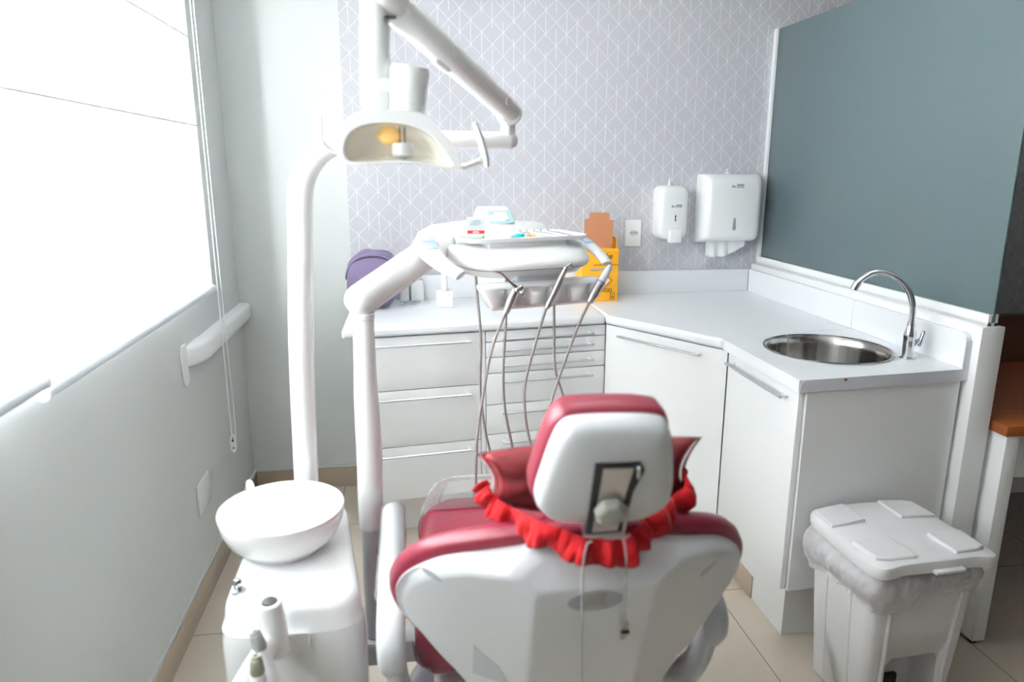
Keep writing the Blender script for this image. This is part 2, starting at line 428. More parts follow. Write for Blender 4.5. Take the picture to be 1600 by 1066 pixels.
# ------------------------------------------------------------------ roller blinds
def blind(y0, y1, zb, x, label, seams, chain):
    t = thing('roller_blind', label, 'window blind', (x, (y0+y1)/2, zb))
    ztop = 2.52
    f = MB()
    zs = [zb] + seams + [ztop]
    for a, b in zip(zs, zs[1:]):                   # welded lengths of fabric, each lapping a little behind the one above
        f.box(x-.0006, x+.0006, y0, y1, a+(.0 if a == zb else -.004), b)
    build('fabric', f, M['blind'], t)
    for z in seams:
        build('seam', MB().box(x+.0007, x+.0022, y0+.003, y1-.003, z-.0035, z+.0015), M['grey_plastic'], t)
    b = build('bottom_bar', MB().tube([(x, y0+.008, zb), (x, y1-.004, zb)], .0125, 18), M['bar'], t)
    for ya, yb in ((y0-.004, y0+.008), (y1-.004, y1+.012)):
        build('end_cap', MB().tube([(x, ya, zb), (x, yb, zb)], .0135, 18), M['white_plastic'], b)
    build('roller', MB().tube([(x+.005, y0, ztop+.02), (x+.005, y1, ztop+.02)], .025, 18), M['white_plastic'], t)
    if chain:
        c = build('pull_cord', MB().tube([(-.698, 2.744, ztop+.02), (-.698, 2.743, 2.04), (-.699, 2.742, 1.187), (-.700, 2.742, .474)], .0021, 8, 6)
                  .tube([(-.698, 2.788, ztop+.02), (-.698, 2.786, 2.04), (-.697, 2.784, 1.177), (-.691, 2.774, .474)], .0021, 8, 6), M['white_plastic'], t)
        pts = [Vector((.0125*math.cos(a)*(1 if True else 1), 0, .026*math.sin(a)+.012*(1 if math.sin(a) > 0 else -1))) for a in [k*2*PI/24 for k in range(24)]]
        CT = Matrix.Translation((.0155, -.059, .022))
        rings = [[Vector((p.x*.9-.7145, 2.812+dy, p.z+.432)) for p in pts] for dy in (-.005, .005)]
        k = build('cord_tensioner', MB().ring_loft(rings).xf(CT), M['white_plastic'], t, bevel=.0015)
        d = MB().box(-.717, -.713, 2.8055, 2.8069, .440, .462).box(-.7195, -.7105, 2.8055, 2.8069, .446, .4495).box(-.7185, -.7115, 2.8055, 2.8069, .454, .457)
        build('printed_mark', d.xf(CT), M['ink'], k)
        build('screw_hole', MB().tube([(-.7145, 2.8072, .415), (-.7145, 2.8055, .415)], .004, 14).xf(CT), M['window_grey'], k)
blind(1.472, 2.762, 1.062, -.722, 'white roller blind over the window, hanging with cord loop beside wall corner', [1.641, 1.932], True)
blind(.115, 1.430, 1.097, -.702, 'nearer white roller blind whose bottom bar hangs slightly higher', [1.66, 1.95], False)

# ------------------------------------------------------------------ trunking and plate on the left wall
t = thing('cable_trunking', 'white plastic conduit cover running along the window wall into the corner', 'conduit cover', (-.72, 2.9, .83))
prof = []
def trunk_ring(p, tang, hw=.038, dp=.046):
    # section: rounded box standing off the wall; tang = travel direction in plan
    n = Vector((tang.y, -tang.x, 0))     # away from the wall
    pts = []
    for u, v in ((-.5, 1), (-.5, .45), (-.42, .15), (-.25, .0), (.25, .0), (.42, .15), (.5, .45), (.5, 1)):
        pass
    out = []
    for u, v in ((-1, 0), (-1, .55), (-.93, .82), (-.75, .97), (-.5, 1), (.5, 1), (.75, .97), (.93, .82), (1, .55), (1, 0)):
        out.append(Vector(p) + Vector((0, 0, u*hw)) + n*(v*dp))
    return out
path = [(XL+.001, YB-.002), (XL+.001, 3.0), (XL+.001, 2.62)]
rings = []
for y in (YB-.002, 3.1, 2.9, 2.7, 2.62):
    rings.append([Vector((p.x, p.y, p.z)) for p in trunk_ring((XL+.001, y, .872), Vector((0, 1, 0)))])
build('channel', MB().ring_loft(rings), M['white_plastic'], t, angle=50)
# elbow that turns into the wall
rings = []
for k in range(9):
    a = k/8*PI/2*.96; R = .085
    cx, cy = XL-.0415, 2.62
    d = Vector((math.cos(a), -math.sin(a), 0))
    ring = []
    for u, v in ((-1, 0), (-1, .55), (-.93, .82), (-.75, .97), (-.5, 1), (.5, 1), (.75, .97), (.93, .82), (1, .55), (1, 0)):
        rr = .037+v*.052
        ring.append(Vector((cx, cy, .872))+d*rr*Vector((1, 1.9, 0)).length/2.147*1.0+Vector((0, -math.sin(a)*rr*.9, 0))+Vector((0, 0, u*.039)))
    rings.append(ring)
build('elbow', MB().ring_loft(rings), M['white_plastic'], t, angle=50)
build('wall_flange', MB().prism([(2.415, .90), (2.43, .925), (2.47, .925), (2.475, .915), (2.475, .80), (2.465, .785), (2.43, .785), (2.415, .81)], 'x', XL+.0005, XL+.006), M['white_plastic'], t, bevel=.002)
tag(build('wall_plate', MB().box(XL+.0005, XL+.009, 2.425, 2.57, .312, .425, .003), M['white_plastic']), 'blank white cover plate low on the wall under the window', 'wall plate')

# ------------------------------------------------------------------ worktop and cabinets
CZ0, CZ1 = .872, .909
def front_x(Y): return Y
t = thing('worktop', 'white L-shaped laminate worktop with diagonal corner and upstand along the walls', 'worktop', (.6, 2.9, CZ0))
a = MB()
def slab(poly):
    return MB().prism(poly, 'z', CZ0, CZ1)
build('counter_slab', slab([(-.258, 2.672), (.79, 2.80), (.79, YB-.001), (-.258, YB-.001)]), M['counter'], t, bevel=.012, bseg=3)
build('corner_slab', slab([(.7915, 2.80), (1.086, 2.335), (PX0-.001, 2.43), (PX0-.001, YB-.001), (.7915, YB-.001)]), M['counter'], t, bevel=.012, bseg=3)
# sink length with a round cut-out for the basin
SC = Vector((1.372, 2.155)); SR = .192
outer = [(1.0875, 2.3335), (1.088, 1.826), (PX0-.001, 1.868), (PX0-.001, 2.4285)]
def sink_slab():
    mb = MB(); bm = mb.bm; N = 64
    # walk the outline and the circle together
    import itertools
    P = [Vector(p) for p in outer]; L = [(P[(i+1) % 4]-P[i]).length for i in range(4)]
    pts = []
    for k in range(N):
        a = 2*PI*k/N
        d = Vector((math.cos(a), math.sin(a)))
        best = None
        for i in range(4):
            p, q = P[i], P[(i+1) % 4]; e = q-p
            den = d.x*e.y-d.y*e.x
            if abs(den) < 1e-9: continue
            w_ = p-SC
            tt = (w_.x*e.y-w_.y*e.x)/den; ss = (w_.x*d.y-w_.y*d.x)/den
            if tt > 0 and -1e-6 <= ss <= 1+1e-6: best = tt if best is None else min(best, tt)
        pts.append((SC+d*best, SC+d*SR))
    for c in P:      # snap the nearest outline points to the true corners
        k = min(range(N), key=lambda i: (pts[i][0]-c).length); pts[k] = (c, pts[k][1])
    R = [[Vector((p.x, p.y, z)) for p, _ in pts] for z in (CZ0, CZ1)]
    Q = [[Vector((q.x, q.y, z)) for _, q in pts] for z in (CZ0, CZ1)]
    rr = [R[0], R[1], Q[1], Q[0], R[0]]
    vs = [[bm.verts.new(p) for p in r] for r in rr[:4]]; vs.append(vs[0])
    for A, B in zip(vs, vs[1:]):
        for i in range(N):
            j = (i+1) % N; bm.faces.new((A[i], A[j], B[j], B[i]))
    return mb
build('sink_slab', sink_slab(), M['counter'], t, angle=30)
build('end_edging', MB().prism([(1.090, CZ0), (PX0-.002, CZ0), (PX0-.002, CZ1+.0002), (1.105, CZ1+.0002), (1.094, CZ1-.008)], 'y', -.002, .0).xf(Matrix.Translation((0, 1.8255, 0)) @ Matrix.Translation((1.088, 0, 0)) @ Matrix.Rotation(math.atan2(.042, .567), 4, 'Z') @ Matrix.Translation((-1.088, 0, 0))), M['edge'], t)
build('chip', MB().tube([(1.235, 1.8345, .903), (1.235, 1.8315, .903)], .004, 10), mat('chip_brown', '#7a3b1a', .8), t)
u = MB().box(-.257, PX0-.021, YB-.021, YB-.001, CZ1, 1.018, .003)
build('upstand', u, M['counter'], t)
u = MB().prism([(2.432, CZ1), (YB-.022, CZ1), (YB-.022, 1.018), (2.432, 1.018)], 'x', PX0-.021, PX0-.001)
build('upstand', u, M['counter'], t, bevel=.003)
u = MB().prism([(1.868, CZ1), (2.4305, CZ1), (2.4305, 1.018), (1.893, 1.018), (1.876, 1.012), (1.868, .994)], 'x', PX0-.021, PX0-.001)
build('upstand', u, M['counter'], t, bevel=.003)
build('upstand_edging', MB().prism([(PX0-.0215, CZ0), (PX0-.001, CZ0), (PX0-.001, .994), (PX0-.0215, .994)], 'y', 1.8655, 1.8675), M['edge'], t)

def bar_handle(parent, p0, p1, out, rb=.0055):
    """thin square bar on two posts; out is the direction away from the door"""
    p0, p1, out = Vector(p0), Vector(p1), Vector(out)
    h = build('handle', MB().tube([p0+out*.028, p1+out*.028], rb, 4, up=(.7, .7, .7) if False else None), M['handle'], parent, bevel=.001)
    d = (p1-p0).normalized()
    for q in (p0+d*.012, p1-d*.012):
        build('handle_post', MB().tube([q, q+out*.027], .005, 10), M['white_plastic'], h)
    return h

def drawers(x0, x1, yl, yr, zs, label, hx0, hx1, name='drawer_cabinet'):
    """front runs from (x0, yl) to (x1, yr); zs are the gaps between the drawers, top first"""
    sl = math.atan2(yr-yl, x1-x0); L = math.hypot(x1-x0, yr-yl)
    RM = Matrix.Translation((x0, yl, 0)) @ Matrix.Rotation(sl, 4, 'Z')
    t = thing(name, label, 'drawer cabinet', ((x0+x1)/2, yl+.3, 0))
    build('carcass', MB().box(0.0, L, .0205, .22, .19, CZ0-.001).xf(RM), M['laminate'], t)
    build('shadow_gap', MB().box(.004, L-.004, .018, .0203, .19, CZ0-.003).xf(RM), M['dark_gap'], t)
    build('plinth', MB().box(.0, L-.012, .115, .21, 0, .189).xf(RM), M['laminate'], t)
    for i, (za, zb) in enumerate(zip(zs, zs[1:])):
        d = build('drawer', MB().box(.0015, L-.0015, 0, .018, zb+.0018, za-.0018, .0015).xf(RM), M['laminate'], t)
        zh = za-.031
        o3 = RM.to_3x3()
        bar_handle(d, RM @ Vector((hx0, 0, zh)), RM @ Vector((hx1, 0, zh)), o3 @ Vector((0, -1, 0)))
    return t
drawers(-.195, .268, 2.695, 2.752, [.868, .652, .418, .19], 'white cabinet of three deep drawers at the left end of the worktop', .035, .425)
build('filler', MB().prism([(.2695, 2.755), (.2875, 2.757), (.262, 2.96), (.244, 2.955)], 'z', .19, CZ0-.001), M['laminate'], bpy.data.objects['drawer_cabinet'])
drawers(.290, .797, 2.757, 2.82, [.868, .822, .758, .692, .560, .432, .31, .19], 'white cabinet of seven shallow drawers beside the diagonal corner door', .062, .45)

# diagonal corner cabinet
t = thing('corner_cabinet', 'white corner cabinet with one diagonal door between drawers and sink', 'cabinet', (1.2, 2.8, 0))
p0, p1 = Vector((.812, 2.822)), Vector((1.100, 2.352))
dv = (p1-p0); L = dv.length; ang = math.atan2(dv.y, dv.x)
RM = Matrix.Translation((p0.x, p0.y, 0)) @ Matrix.Rotation(ang, 4, 'Z')
build('carcass', MB().prism([(.7995, 2.826), (.812, 2.824), (1.105, 2.355), (1.64, 2.44), (1.64, 3.29), (.800, 3.29)], 'z', .19, CZ0-.001), M['laminate'], t)
build('plinth', MB().prism([(.85, 2.93), (1.168, 2.50), (1.168, 2.40), (1.64, 2.44), (1.64, 3.2), (.85, 3.2)], 'z', 0, .189), M['laminate'], t)
d = build('door', MB().prism([(.001, -.018), (L+.029, -.018), (L-.003, 0), (.001, 0)], 'z', .193, CZ0-.004).xf(RM), M['laminate'], t)
bar_handle(d, RM @ Vector((.085, -.018, .838)), RM @ Vector((L-.075, -.018, .838)), RM.to_3x3() @ Vector((0, -1, 0)))

# sink cabinet
t = thing('sink_cabinet', 'white cabinet under the round steel sink, end panel facing the bin', 'cabinet', (1.4, 2.1, 0))
build('carcass', MB().box(1.124, PX0-.001, 1.895, 2.31, .225, .70), M['laminate'], t)
build('plinth', MB().box(1.172, PX0-.001, 1.93, 2.335, 0, .224), M['laminate'], t)
d = build('door', MB().box(1.102, 1.120, 1.846, 2.314, .228, CZ0-.004, .002), M['laminate'], t)
bar_handle(d, (1.102, 1.895, .838), (1.102, 2.275, .838), (-1, 0, 0), .0065)
build('end_panel', MB().prism([(1.1225, 1.836), (1.640, 1.874), (1.640, 1.892), (1.1225, 1.854)], 'z', .225, CZ0-.001), M['laminate'], t)

# sink
prof = [(.204, .9095), (.204, .9125), (.200, .914), (.196, .912), (.189, .906), (.187, .88), (.184, .80), (.172, .768), (.10, .762), (.03, .760), (.0, .760), (.0, .757), (.17, .765), (.186, .80), (.190, .900), (.191, .909)]
sk = thing('sink', 'round brushed steel sink basin set in the worktop', 'sink', (SC.x, SC.y, .757))
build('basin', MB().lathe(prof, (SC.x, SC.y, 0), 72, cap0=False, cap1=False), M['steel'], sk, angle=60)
build('drain', MB().lathe([(.034, .761), (.034, .764), (.02, .765), (.0, .763)], (SC.x, SC.y, 0), 28), M['chrome'], sk)

# faucet
FX, FY = 1.555, 2.008
t = thing('faucet', 'chrome gooseneck tap standing between the sink and the upstand', 'tap', (FX, FY, CZ1))
build('base_flange', MB().lathe([(.0245, CZ1+.0005), (.0245, CZ1+.004), (.019, CZ1+.007), (.0, CZ1+.008)], (FX, FY, 0), 32), M['chrome'], t)
build('body', MB().lathe([(.0155, CZ1+.006), (.0165, CZ1+.03), (.0175, CZ1+.055), (.0175, CZ1+.066), (.0185, CZ1+.068), (.0185, CZ1+.078), (.0135, CZ1+.098), (.0125, CZ1+.115), (.0, CZ1+.116)], (FX, FY, 0), 28), M['chrome'], t)
pts = [(FX, FY, CZ1+.11), (FX+.001, FY+.004, CZ1+.16), (FX-.012, FY+.012, CZ1+.21), (FX-.04, FY+.03, CZ1+.25), (FX-.075, FY+.055, CZ1+.268), (FX-.105, FY+.075, CZ1+.262), (FX-.128, FY+.09, CZ1+.24), (FX-.136, FY+.096, CZ1+.225)]
sp = build('spout', MB().tube(pts, .0095, 16, 6), M['chrome'], t)
build('aerator', MB().tube([(FX-.134, FY+.095, CZ1+.231), (FX-.142, FY+.100, CZ1+.208)], .0125, 18), M['chrome'], sp)
build('tap_lever', MB().ball_tube([(FX+.015, FY-.002, CZ1+.045), (FX+.028, FY-.004, CZ1+.055)], .008, 12).ball_tube([(FX+.034, FY-.005, CZ1+.045), (FX+.042, FY-.006, CZ1+.082)], .0075, 12), M['chrome'], t)

# ------------------------------------------------------------------ glass screen on the partition
t = thing('glass_screen', 'frosted grey glass screen standing on the low white partition wall', 'glass screen', (1.7, 2.6, PZ))
build('glass_pane', MB().box(1.690, 1.698, 1.846, YB-.022, PZ+.012, 2.105, .001), M['frosted'], t)
b = MB().box(1.678, 1.689, 1.848, YB-.001, PZ+.0005, PZ+.036).box(1.699, 1.710, 1.848, YB-.001, PZ+.0005, PZ+.036).box(1.678, 1.710, 1.848, YB-.001, PZ+.0005, PZ+.011)
build('base_channel', b, M['white_plastic'], t)
b = MB().box(1.678, 1.689, YB-.026, YB-.001, PZ+.0365, 2.106).box(1.699, 1.710, YB-.026, YB-.001, PZ+.0365, 2.106).box(1.678, 1.710, YB-.012, YB-.001, PZ+.0365, 2.106)
build('wall_channel', b, M['white_plastic'], t)

# ------------------------------------------------------------------ things on the back wall
t = thing('wall_socket', 'white power socket plate on the wallpaper beside the soap dispenser', 'socket', (1.05, YB, 1.13))
build('plate', MB().box(1.012, 1.088, YB-.009, YB-.0005, 1.134, 1.258, .003), M['white_plastic'], t)
b = MB()
for k in range(24):
    pass
pts = [(.022*math.cos(a)*(1.0 if abs(math.cos(a)) < .7 else .95)+1.052, .0125*math.sin(a)+1.197) for a in [k*2*PI/24 for k in range(24)]]
o = build('outlet', MB().prism(pts, 'y', YB-.0108, YB-.0092), M['grey_plastic'], t)
for dx, dz in ((-.011, .002), (0, .004), (.011, .002)):
    build('pin_hole', MB().tube([(1.052+dx, YB-.0109, 1.197+dz*.6), (1.052+dx, YB-.0115, 1.197+dz*.6)], .0026, 10), M['ink'], o)

# soap dispenser
t = thing('soap_dispenser', 'small white wall soap dispenser with push lever, left of the towel dispenser', 'soap dispenser', (1.21, YB, 1.16))
def rr_ring(x0, x1, z0, z1, y, r, n=6):
    out = []
    for cx, cz, a0 in ((x1-r, z1-r, 0), (x0+r, z1-r, 90), (x0+r, z0+r, 180), (x1-r, z0+r, 270)):
        for k in range(n+1):
            a = math.radians(a0+90*k/n); out.append(Vector((cx+r*math.cos(a), y, cz+r*math.sin(a))))
    return out
x0, x1, z0, z1 = 1.142, 1.283, 1.172, 1.415
rings = [rr_ring(x0, x1, z0, z1, YB-.001, .03), rr_ring(x0-.002, x1+.002, z0-.002, z1+.0, YB-.04, .035), rr_ring(x0, x1, z0, z1-.002, YB-.075, .035), rr_ring(x0+.006, x1-.006, z0+.006, z1-.012, YB-.092, .03), rr_ring(x0+.02, x1-.02, z0+.018, z1-.03, YB-.098, .02)]
build('housing', MB().ring_loft(rings), M['white_plastic'], t, angle=60)
build('wall_mount', MB().box(1.155, 1.27, YB-.004, YB-.0004, 1.18, 1.40), M['grey_plastic'], t)
build('push_lever', MB().box(1.188, 1.250, YB-.116, YB-.080, 1.158, 1.222, .008, 3), M['white_plastic'], t)
for a, b_ in ((1.256, 1.268), (1.270, 1.284)):
    build('sight_hole', MB().box(1.216, 1.222, YB-.0992, YB-.0975, a, b_, .002), M['ink'], t)
build('key', MB().tube([(1.203, YB-.04, 1.414), (1.203, YB-.04, 1.436)], .005, 10, 0).box(1.199, 1.207, YB-.0425, YB-.0375, 1.428, 1.447, .002), M['white_plastic'], t)
lg = MB()
lg.prism([(1.196, 1.319), (1.202, 1.331), (1.208, 1.319)], 'y', YB-.0996, YB-.0979).prism([(1.206, 1.319), (1.211, 1.327), (1.216, 1.319)], 'y', YB-.0996, YB-.0979)
build('printed_logo', lg, M['print_grey'], t)
lg = MB()
for k in range(5): lg.box(1.219+k*.006, 1.2235+k*.006, YB-.0996, YB-.0979, 1.322, 1.331)
lg.box(1.219, 1.248, YB-.0996, YB-.0979, 1.3175, 1.3195)
build('printed_lettering', lg, M['print_grey'], t)

# paper towel dispenser
t = thing('towel_dispenser', 'large white paper towel dispenser on the wall next to the glass screen', 'towel dispenser', (1.47, YB, 1.15))
x0, x1, z0, z1 = 1.352, 1.628, 1.160, 1.468
rings = [rr_ring(x0, x1, z0-.012, z1, YB-.001, .012), rr_ring(x0, x1, z0-.006, z1, YB-.05, .015), rr_ring(x0+.002, x1-.002, z0+.004, z1-.004, YB-.095, .025), rr_ring(x0+.012, x1-.012, z0+.014, z1-.022, YB-.122, .03), rr_ring(x0+.03, x1-.03, z0+.03, z1-.038, YB-.127, .03)]
build('housing', MB().ring_loft(rings), M['white_plastic'], t, angle=60)
pts = [(1.4925+dx, 1.218+dz) for dx, dz in ((-.0075, .003), (-.0045, -.003), (.0045, -.003), (.0075, .003), (.0055, .035), (.003, .052), (-.003, .052), (-.0055, .035))]
pts2 = [((p[0]-1.4925)*2.2+1.4925, (p[1]-1.24)*1.35+1.24) for p in pts]
build('sight_window', MB().prism(pts, 'y', YB-.1295, YB-.1272), M['window_grey'], t)
build('key', MB().box(1.463, 1.487, YB-.062, YB-.04, 1.466, 1.4745, .003).box(1.471, 1.478, YB-.053, YB-.048, 1.473, 1.492, .002), M['white_plastic'], t)
lg = MB().prism([(1.467, 1.408), (1.474, 1.421), (1.481, 1.408)], 'y', YB-.1288, YB-.1272).prism([(1.478, 1.408), (1.484, 1.417), (1.490, 1.408)], 'y', YB-.1288, YB-.1272)
build('printed_logo', lg, M['print_grey'], t)
lg = MB()
for k in range(5): lg.box(1.493+k*.007, 1.4985+k*.007, YB-.1288, YB-.1272, 1.412, 1.423)
lg.box(1.493, 1.527, YB-.1288, YB-.1272, 1.406, 1.409)
build('printed_lettering', lg, M['print_grey'], t)
# the sheet that hangs out of it
mb = MB(); rows = []
nx, nz = 24, 8
for j in range(nz+1):
    row = []
    for i in range(nx+1):
        s = i/nx; x = 1.388+s*.195
        drop = .082 - .05*max(0, s-.45)**1.2/.55**1.2 if s > .45 else .082
        if s < .05: drop = .075
        z = 1.166 - drop*j/nz
        y = YB-.062 + .007*math.sin(s*22+.6)*(.4+.6*j/nz)*(1 if s < .6 else .4) - .004*j/nz
        row.append(Vector((x+.006*j/nz*(.5-s), y, z)))
    rows.append(row)
for off in (0, .0008):
    pass
vs = [[mb.bm.verts.new(p) for p in r] for r in rows]
for a, b_ in zip(vs, vs[1:]):
    for i in range(nx): mb.bm.faces.new((a[i], a[i+1], b_[i+1], b_[i]))
o = build('hanging_paper_towel', mb, M['paper']); tag(o, 'white folded paper towel hanging out under the towel dispenser', 'paper towel')
o.modifiers.new('solid', 'SOLIDIFY').thickness = .001

# ------------------------------------------------------------------ sharps box on the worktop
t = thing('sharps_box', 'yellow cardboard sharps disposal box with brown card flap standing on the worktop', 'sharps box', (.845, 3.17, CZ1))
bx0, bx1, by0, by1, bz1 = .762, .928, 3.11, 3.24, 1.146
b = MB().box(bx0, bx1, by0, by1, CZ1+.0005, bz1-.012, .0015)
build('carton', b, M['yellow'], t)
build('front_lip', MB().prism([(bx0, bz1-.013), (bx1, bz1-.013), (bx1-.002, bz1), (bx0+.01, bz1+.006)], 'y', by0, by0+.0015), M['yellow'], t)
build('side_flap', MB().prism([(by0+.02, bz1-.013), (by1, bz1-.013), (by1, bz1+.03), (by1-.02, bz1+.048), (by0+.05, bz1+.042), (by0+.035, bz1+.012)], 'x', bx1-.002, bx1), M['yellow'], t)
build('back_flap', MB().prism([(.86, bz1-.013), (bx1-.003, bz1-.013), (bx1-.003, bz1+.052), (.893, bz1+.052)], 'y', by1-.0025, by1-.0008), M['yellow'], t)
build('cardboard_liner', MB().prism([(.776, bz1-.012), (.901, bz1-.012), (.909, 1.268), (.889, 1.272), (.886, 1.302), (.800, 1.304), (.795, 1.276), (.776, 1.274)], 'y', by0+.03, by0+.033), M['brown_card'], t)
yf = by0-.0002
def on_box(x, z): return Matrix.Translation((x, yf, z)) @ FRONT
text_mesh('brand_lettering', 'plus', .030, M['ink'], t, on_box(.875, 1.103), shear=.25, bold=.0008)
b = MB()
for k in range(12): b.box(.815+k*.0095, .8195+k*.0095, yf-.0008, yf, 1.071, 1.0765)
build('dotted_line', b, M['ink'], t)
b = MB()
for k, (z, x0_, x1_) in enumerate(((1.056, .80, .902), (1.048, .80, .912))): b.box(x0_, x1_, yf-.0006, yf, z, z+.0035)
build('small_print', b, M['print_grey'], t)
def diamond(r, y): return MB().prism([(.862, 1.004+r), (.862+r, 1.004), (.862, 1.004-r), (.862-r, 1.004)], 'y', yf-y, yf)
b = MB()
for k in range(40):
    a = k//10; f_ = (k % 10+.25)/10; r = .042
    c = [(r, 0), (0, r), (-r, 0), (0, -r), (r, 0)]
    x = c[a][0]*(1-f_)+c[a+1][0]*f_+.862; z = c[a][1]*(1-f_)+c[a+1][1]*f_+1.004
    b.box(x-.0016, x+.0016, yf-.0006, yf, z-.0016, z+.0016)
build('dashed_diamond', b, M['ink'], t)
build('diamond_border', diamond(.034, .0006), M['ink'], t)
build('diamond_field', diamond(.0305, .0010), M['pink_label'], t)
b = MB()
for k in range(3):
    a = math.radians(90+120*k); cx, cz = .862+.0055*math.cos(a), 1.007+.0055*math.sin(a)
    ring = []
    pts = [Vector((cx+.0055*math.cos(q), yf-.0013, cz+.0055*math.sin(q))) for q in [a+PI+ .6 + k2*(2*PI-1.2)/12 for k2 in range(13)]]
    b.tube(pts, .0009, 6)
b.tube([Vector((.862+.0045*math.cos(q), yf-.0013, 1.007+.0045*math.sin(q))) for q in [k2*2*PI/12 for k2 in range(13)]], .0008, 6)
b.box(.8565, .8675, yf-.0014, yf-.0009, .985, .988)
build('hazard_symbol', b, M['ink'], t)
text_mesh('warning_lettering', 'PERIGO', .0235, M['ink'], t, on_box(.862, .951), bold=.0004)
b = MB()
for x0_, x1_, z0_, z1_ in ((.894, .914, .946, .948), (.894, .914, .918, .9205), (.894, .896, .918, .948), (.912, .914, .918, .948), (.900, .908, .926, .931), (.902, .904, .933, .943)): b.box(x0_, x1_, yf-.0007, yf, z0_, z1_)
build('disposal_mark', b, M['ink'], t)

# ------------------------------------------------------------------ purple bag, adaptors, cube
def blob(center, rad, ang_z=0, flat=.25, seed=0, amp=.0, nu=40, nv=24, e=2.4):
    rings = []
    for j in range(nv+1):
        v = -PI/2+PI*j/nv; cv, sv = math.cos(v), math.sin(v)
        cv = abs(cv)**(2/e); sv = math.copysign(abs(sv)**(2/e), sv); ring = []
        for i in range(nu):
            a = 2*PI*i/nu; cu = math.copysign(abs(math.cos(a))**(2/e), math.cos(a)); su = math.copysign(abs(math.sin(a))**(2/e), math.sin(a))
            p = Vector((rad[0]*cv*cu, rad[1]*cv*su, rad[2]*sv))
            if amp: p *= 1+amp*noise.noise(p*14+Vector((seed, seed*2, 0)))
            ring.append(p)
        rings.append(ring)
    Rz = Matrix.Rotation(ang_z, 3, 'Z')
    return [[Rz @ p+Vector(center) for p in r] for r in rings]
t = thing('purple_bag', 'purple fabric bag slumped upright on the worktop by the wall', 'bag', (-.165, 3.12, CZ1))
rg = blob((-.150, 3.10, CZ1+.128), (.112, .070, .122), .1, amp=.08, seed=3, e=2.6)
build('bag_body', MB().ring_loft(rg), M['purple'], t, angle=180)
# rolled hood over its top and a fold line across
rings = []
for k in range(19):
    a = PI*k/18
    p = Vector((-.153-.112*math.cos(a), 3.085, CZ1+.128+.106*math.sin(a)))
    th = .3+.7*math.sin(a)
    rings.append([p+Vector((-math.cos(a)*.009*math.cos(q)*th, .05*math.sin(q)*th, math.sin(a)*.010*math.cos(q)*th)) for q in [m_*2*PI/12 for m_ in range(12)]])
build('hood', MB().ring_loft(rings), M['purple'], t, angle=180)
build('fold', MB().tube([(-.232, 3.045, 1.045), (-.19, 3.02, 1.052), (-.15, 3.012, 1.05), (-.10, 3.02, 1.056), (-.06, 3.05, 1.06)], [.004, .010, .011, .010, .004], 10, 6, flat=(1.2, .7)), M['purple'], t, angle=180)
build('fold', MB().tube([(-.20, 3.04, .955), (-.15, 3.02, .948), (-.09, 3.03, .962), (-.06, 3.055, .985)], [.004, .010, .010, .003], 10, 6), M['purple'], t, angle=180)

for (x0_, x1_, z1_, y0_, lab) in ((-.045, -.005, .992, 3.225, 'narrow white charger standing beside the purple bag'), (.005, .062, 1.004, 3.235, 'wider white charger against the worktop upstand')):
    tt = thing('charger', lab, 'charger', ((x0_+x1_)/2, y0_, CZ1))
    build('body', MB().box(x0_, x1_, y0_, y0_+.042, CZ1+.0005, z1_, .007, 3), M['white_plastic'], tt)
    build('cap', MB().box(x0_+.006, x1_-.006, y0_+.006, y0_+.036, z1_, z1_+.004, .001), M['grey_plastic'], tt)
pts = []
for k in range(34):
    a = k*.75
    pts.append((.0+.055*math.cos(a)*(.6+.02*k/2)*.8+.012*math.sin(k*2.1), 3.165+.03*math.sin(a*1.1), CZ1+.004+.006*(1+math.sin(k*1.7))*(k % 3)/2))
tag(build('coiled_cable', MB().tube(pts, .0016, 6, 5), mat('thin_cable', '#b9bec4', .5)), 'thin white cable lying in tangled loops in front of the chargers', 'cable')
t = thing('cube_dispenser', 'small white cube with an upright white stem on the worktop', 'dispenser', (.145, 3.09, CZ1))
build('cube', MB().box(.112, .182, 3.06, 3.125, CZ1+.0005, .978, .004), M['white_plastic'], t)
build('stem', MB().tube([(.150, 3.105, .978), (.150, 3.105, 1.085)], .013, 16), M['white_plastic'], t)
build('collar', MB().tube([(.150, 3.105, .978), (.150, 3.105, .984)], .016, 16), M['grey_plastic'], t)
build('button', MB().tube([(.166, 3.0605, .965), (.166, 3.0575, .965)], .0035, 10), M['grey_plastic'], t)

# ------------------------------------------------------------------ cuspidor unit
UY0, UY1 = 1.262, 1.72
t = thing('cuspidor_unit', 'white dental spittoon unit with round bowl beside the chair', 'spittoon', (-.25, 1.5, 0))
def rr_plan(x0, x1, y0, y1, r, z, n=6, zf=None):
    out = []
    for cx, cy, a0 in ((x1-r, y1-r, 0), (x0+r, y1-r, 90), (x0+r, y0+r, 180), (x1-r, y0+r, 270)):
        for k in range(n+1):
            a = math.radians(a0+90*k/n); x, y = cx+r*math.cos(a), cy+r*math.sin(a)
            out.append(Vector((x, y, zf(x, y) if zf else z)))
    return out
def tap(rg):
    for p in rg:
        if p.x > -.25: p.x -= .058*max(0, min(1, (p.y-1.34)/.34))*(p.x+.25)/.14
    return rg
rings = [tap(rr_plan(-.385, -.108, 1.262, 1.70, .05, z)) for z in (.02, .3)] + [tap(rr_plan(-.388, -.110, 1.258, 1.70, .055, z)) for z in (.5, .60)] + [tap(rr_plan(-.386, -.114, 1.262, 1.695, .055, .622))]
build('cabinet_body', MB().ring_loft(rings), M['unit_white'], t, angle=60)
def top_z(x, y, b): return b + .022*max(0, (y-1.30))/.45
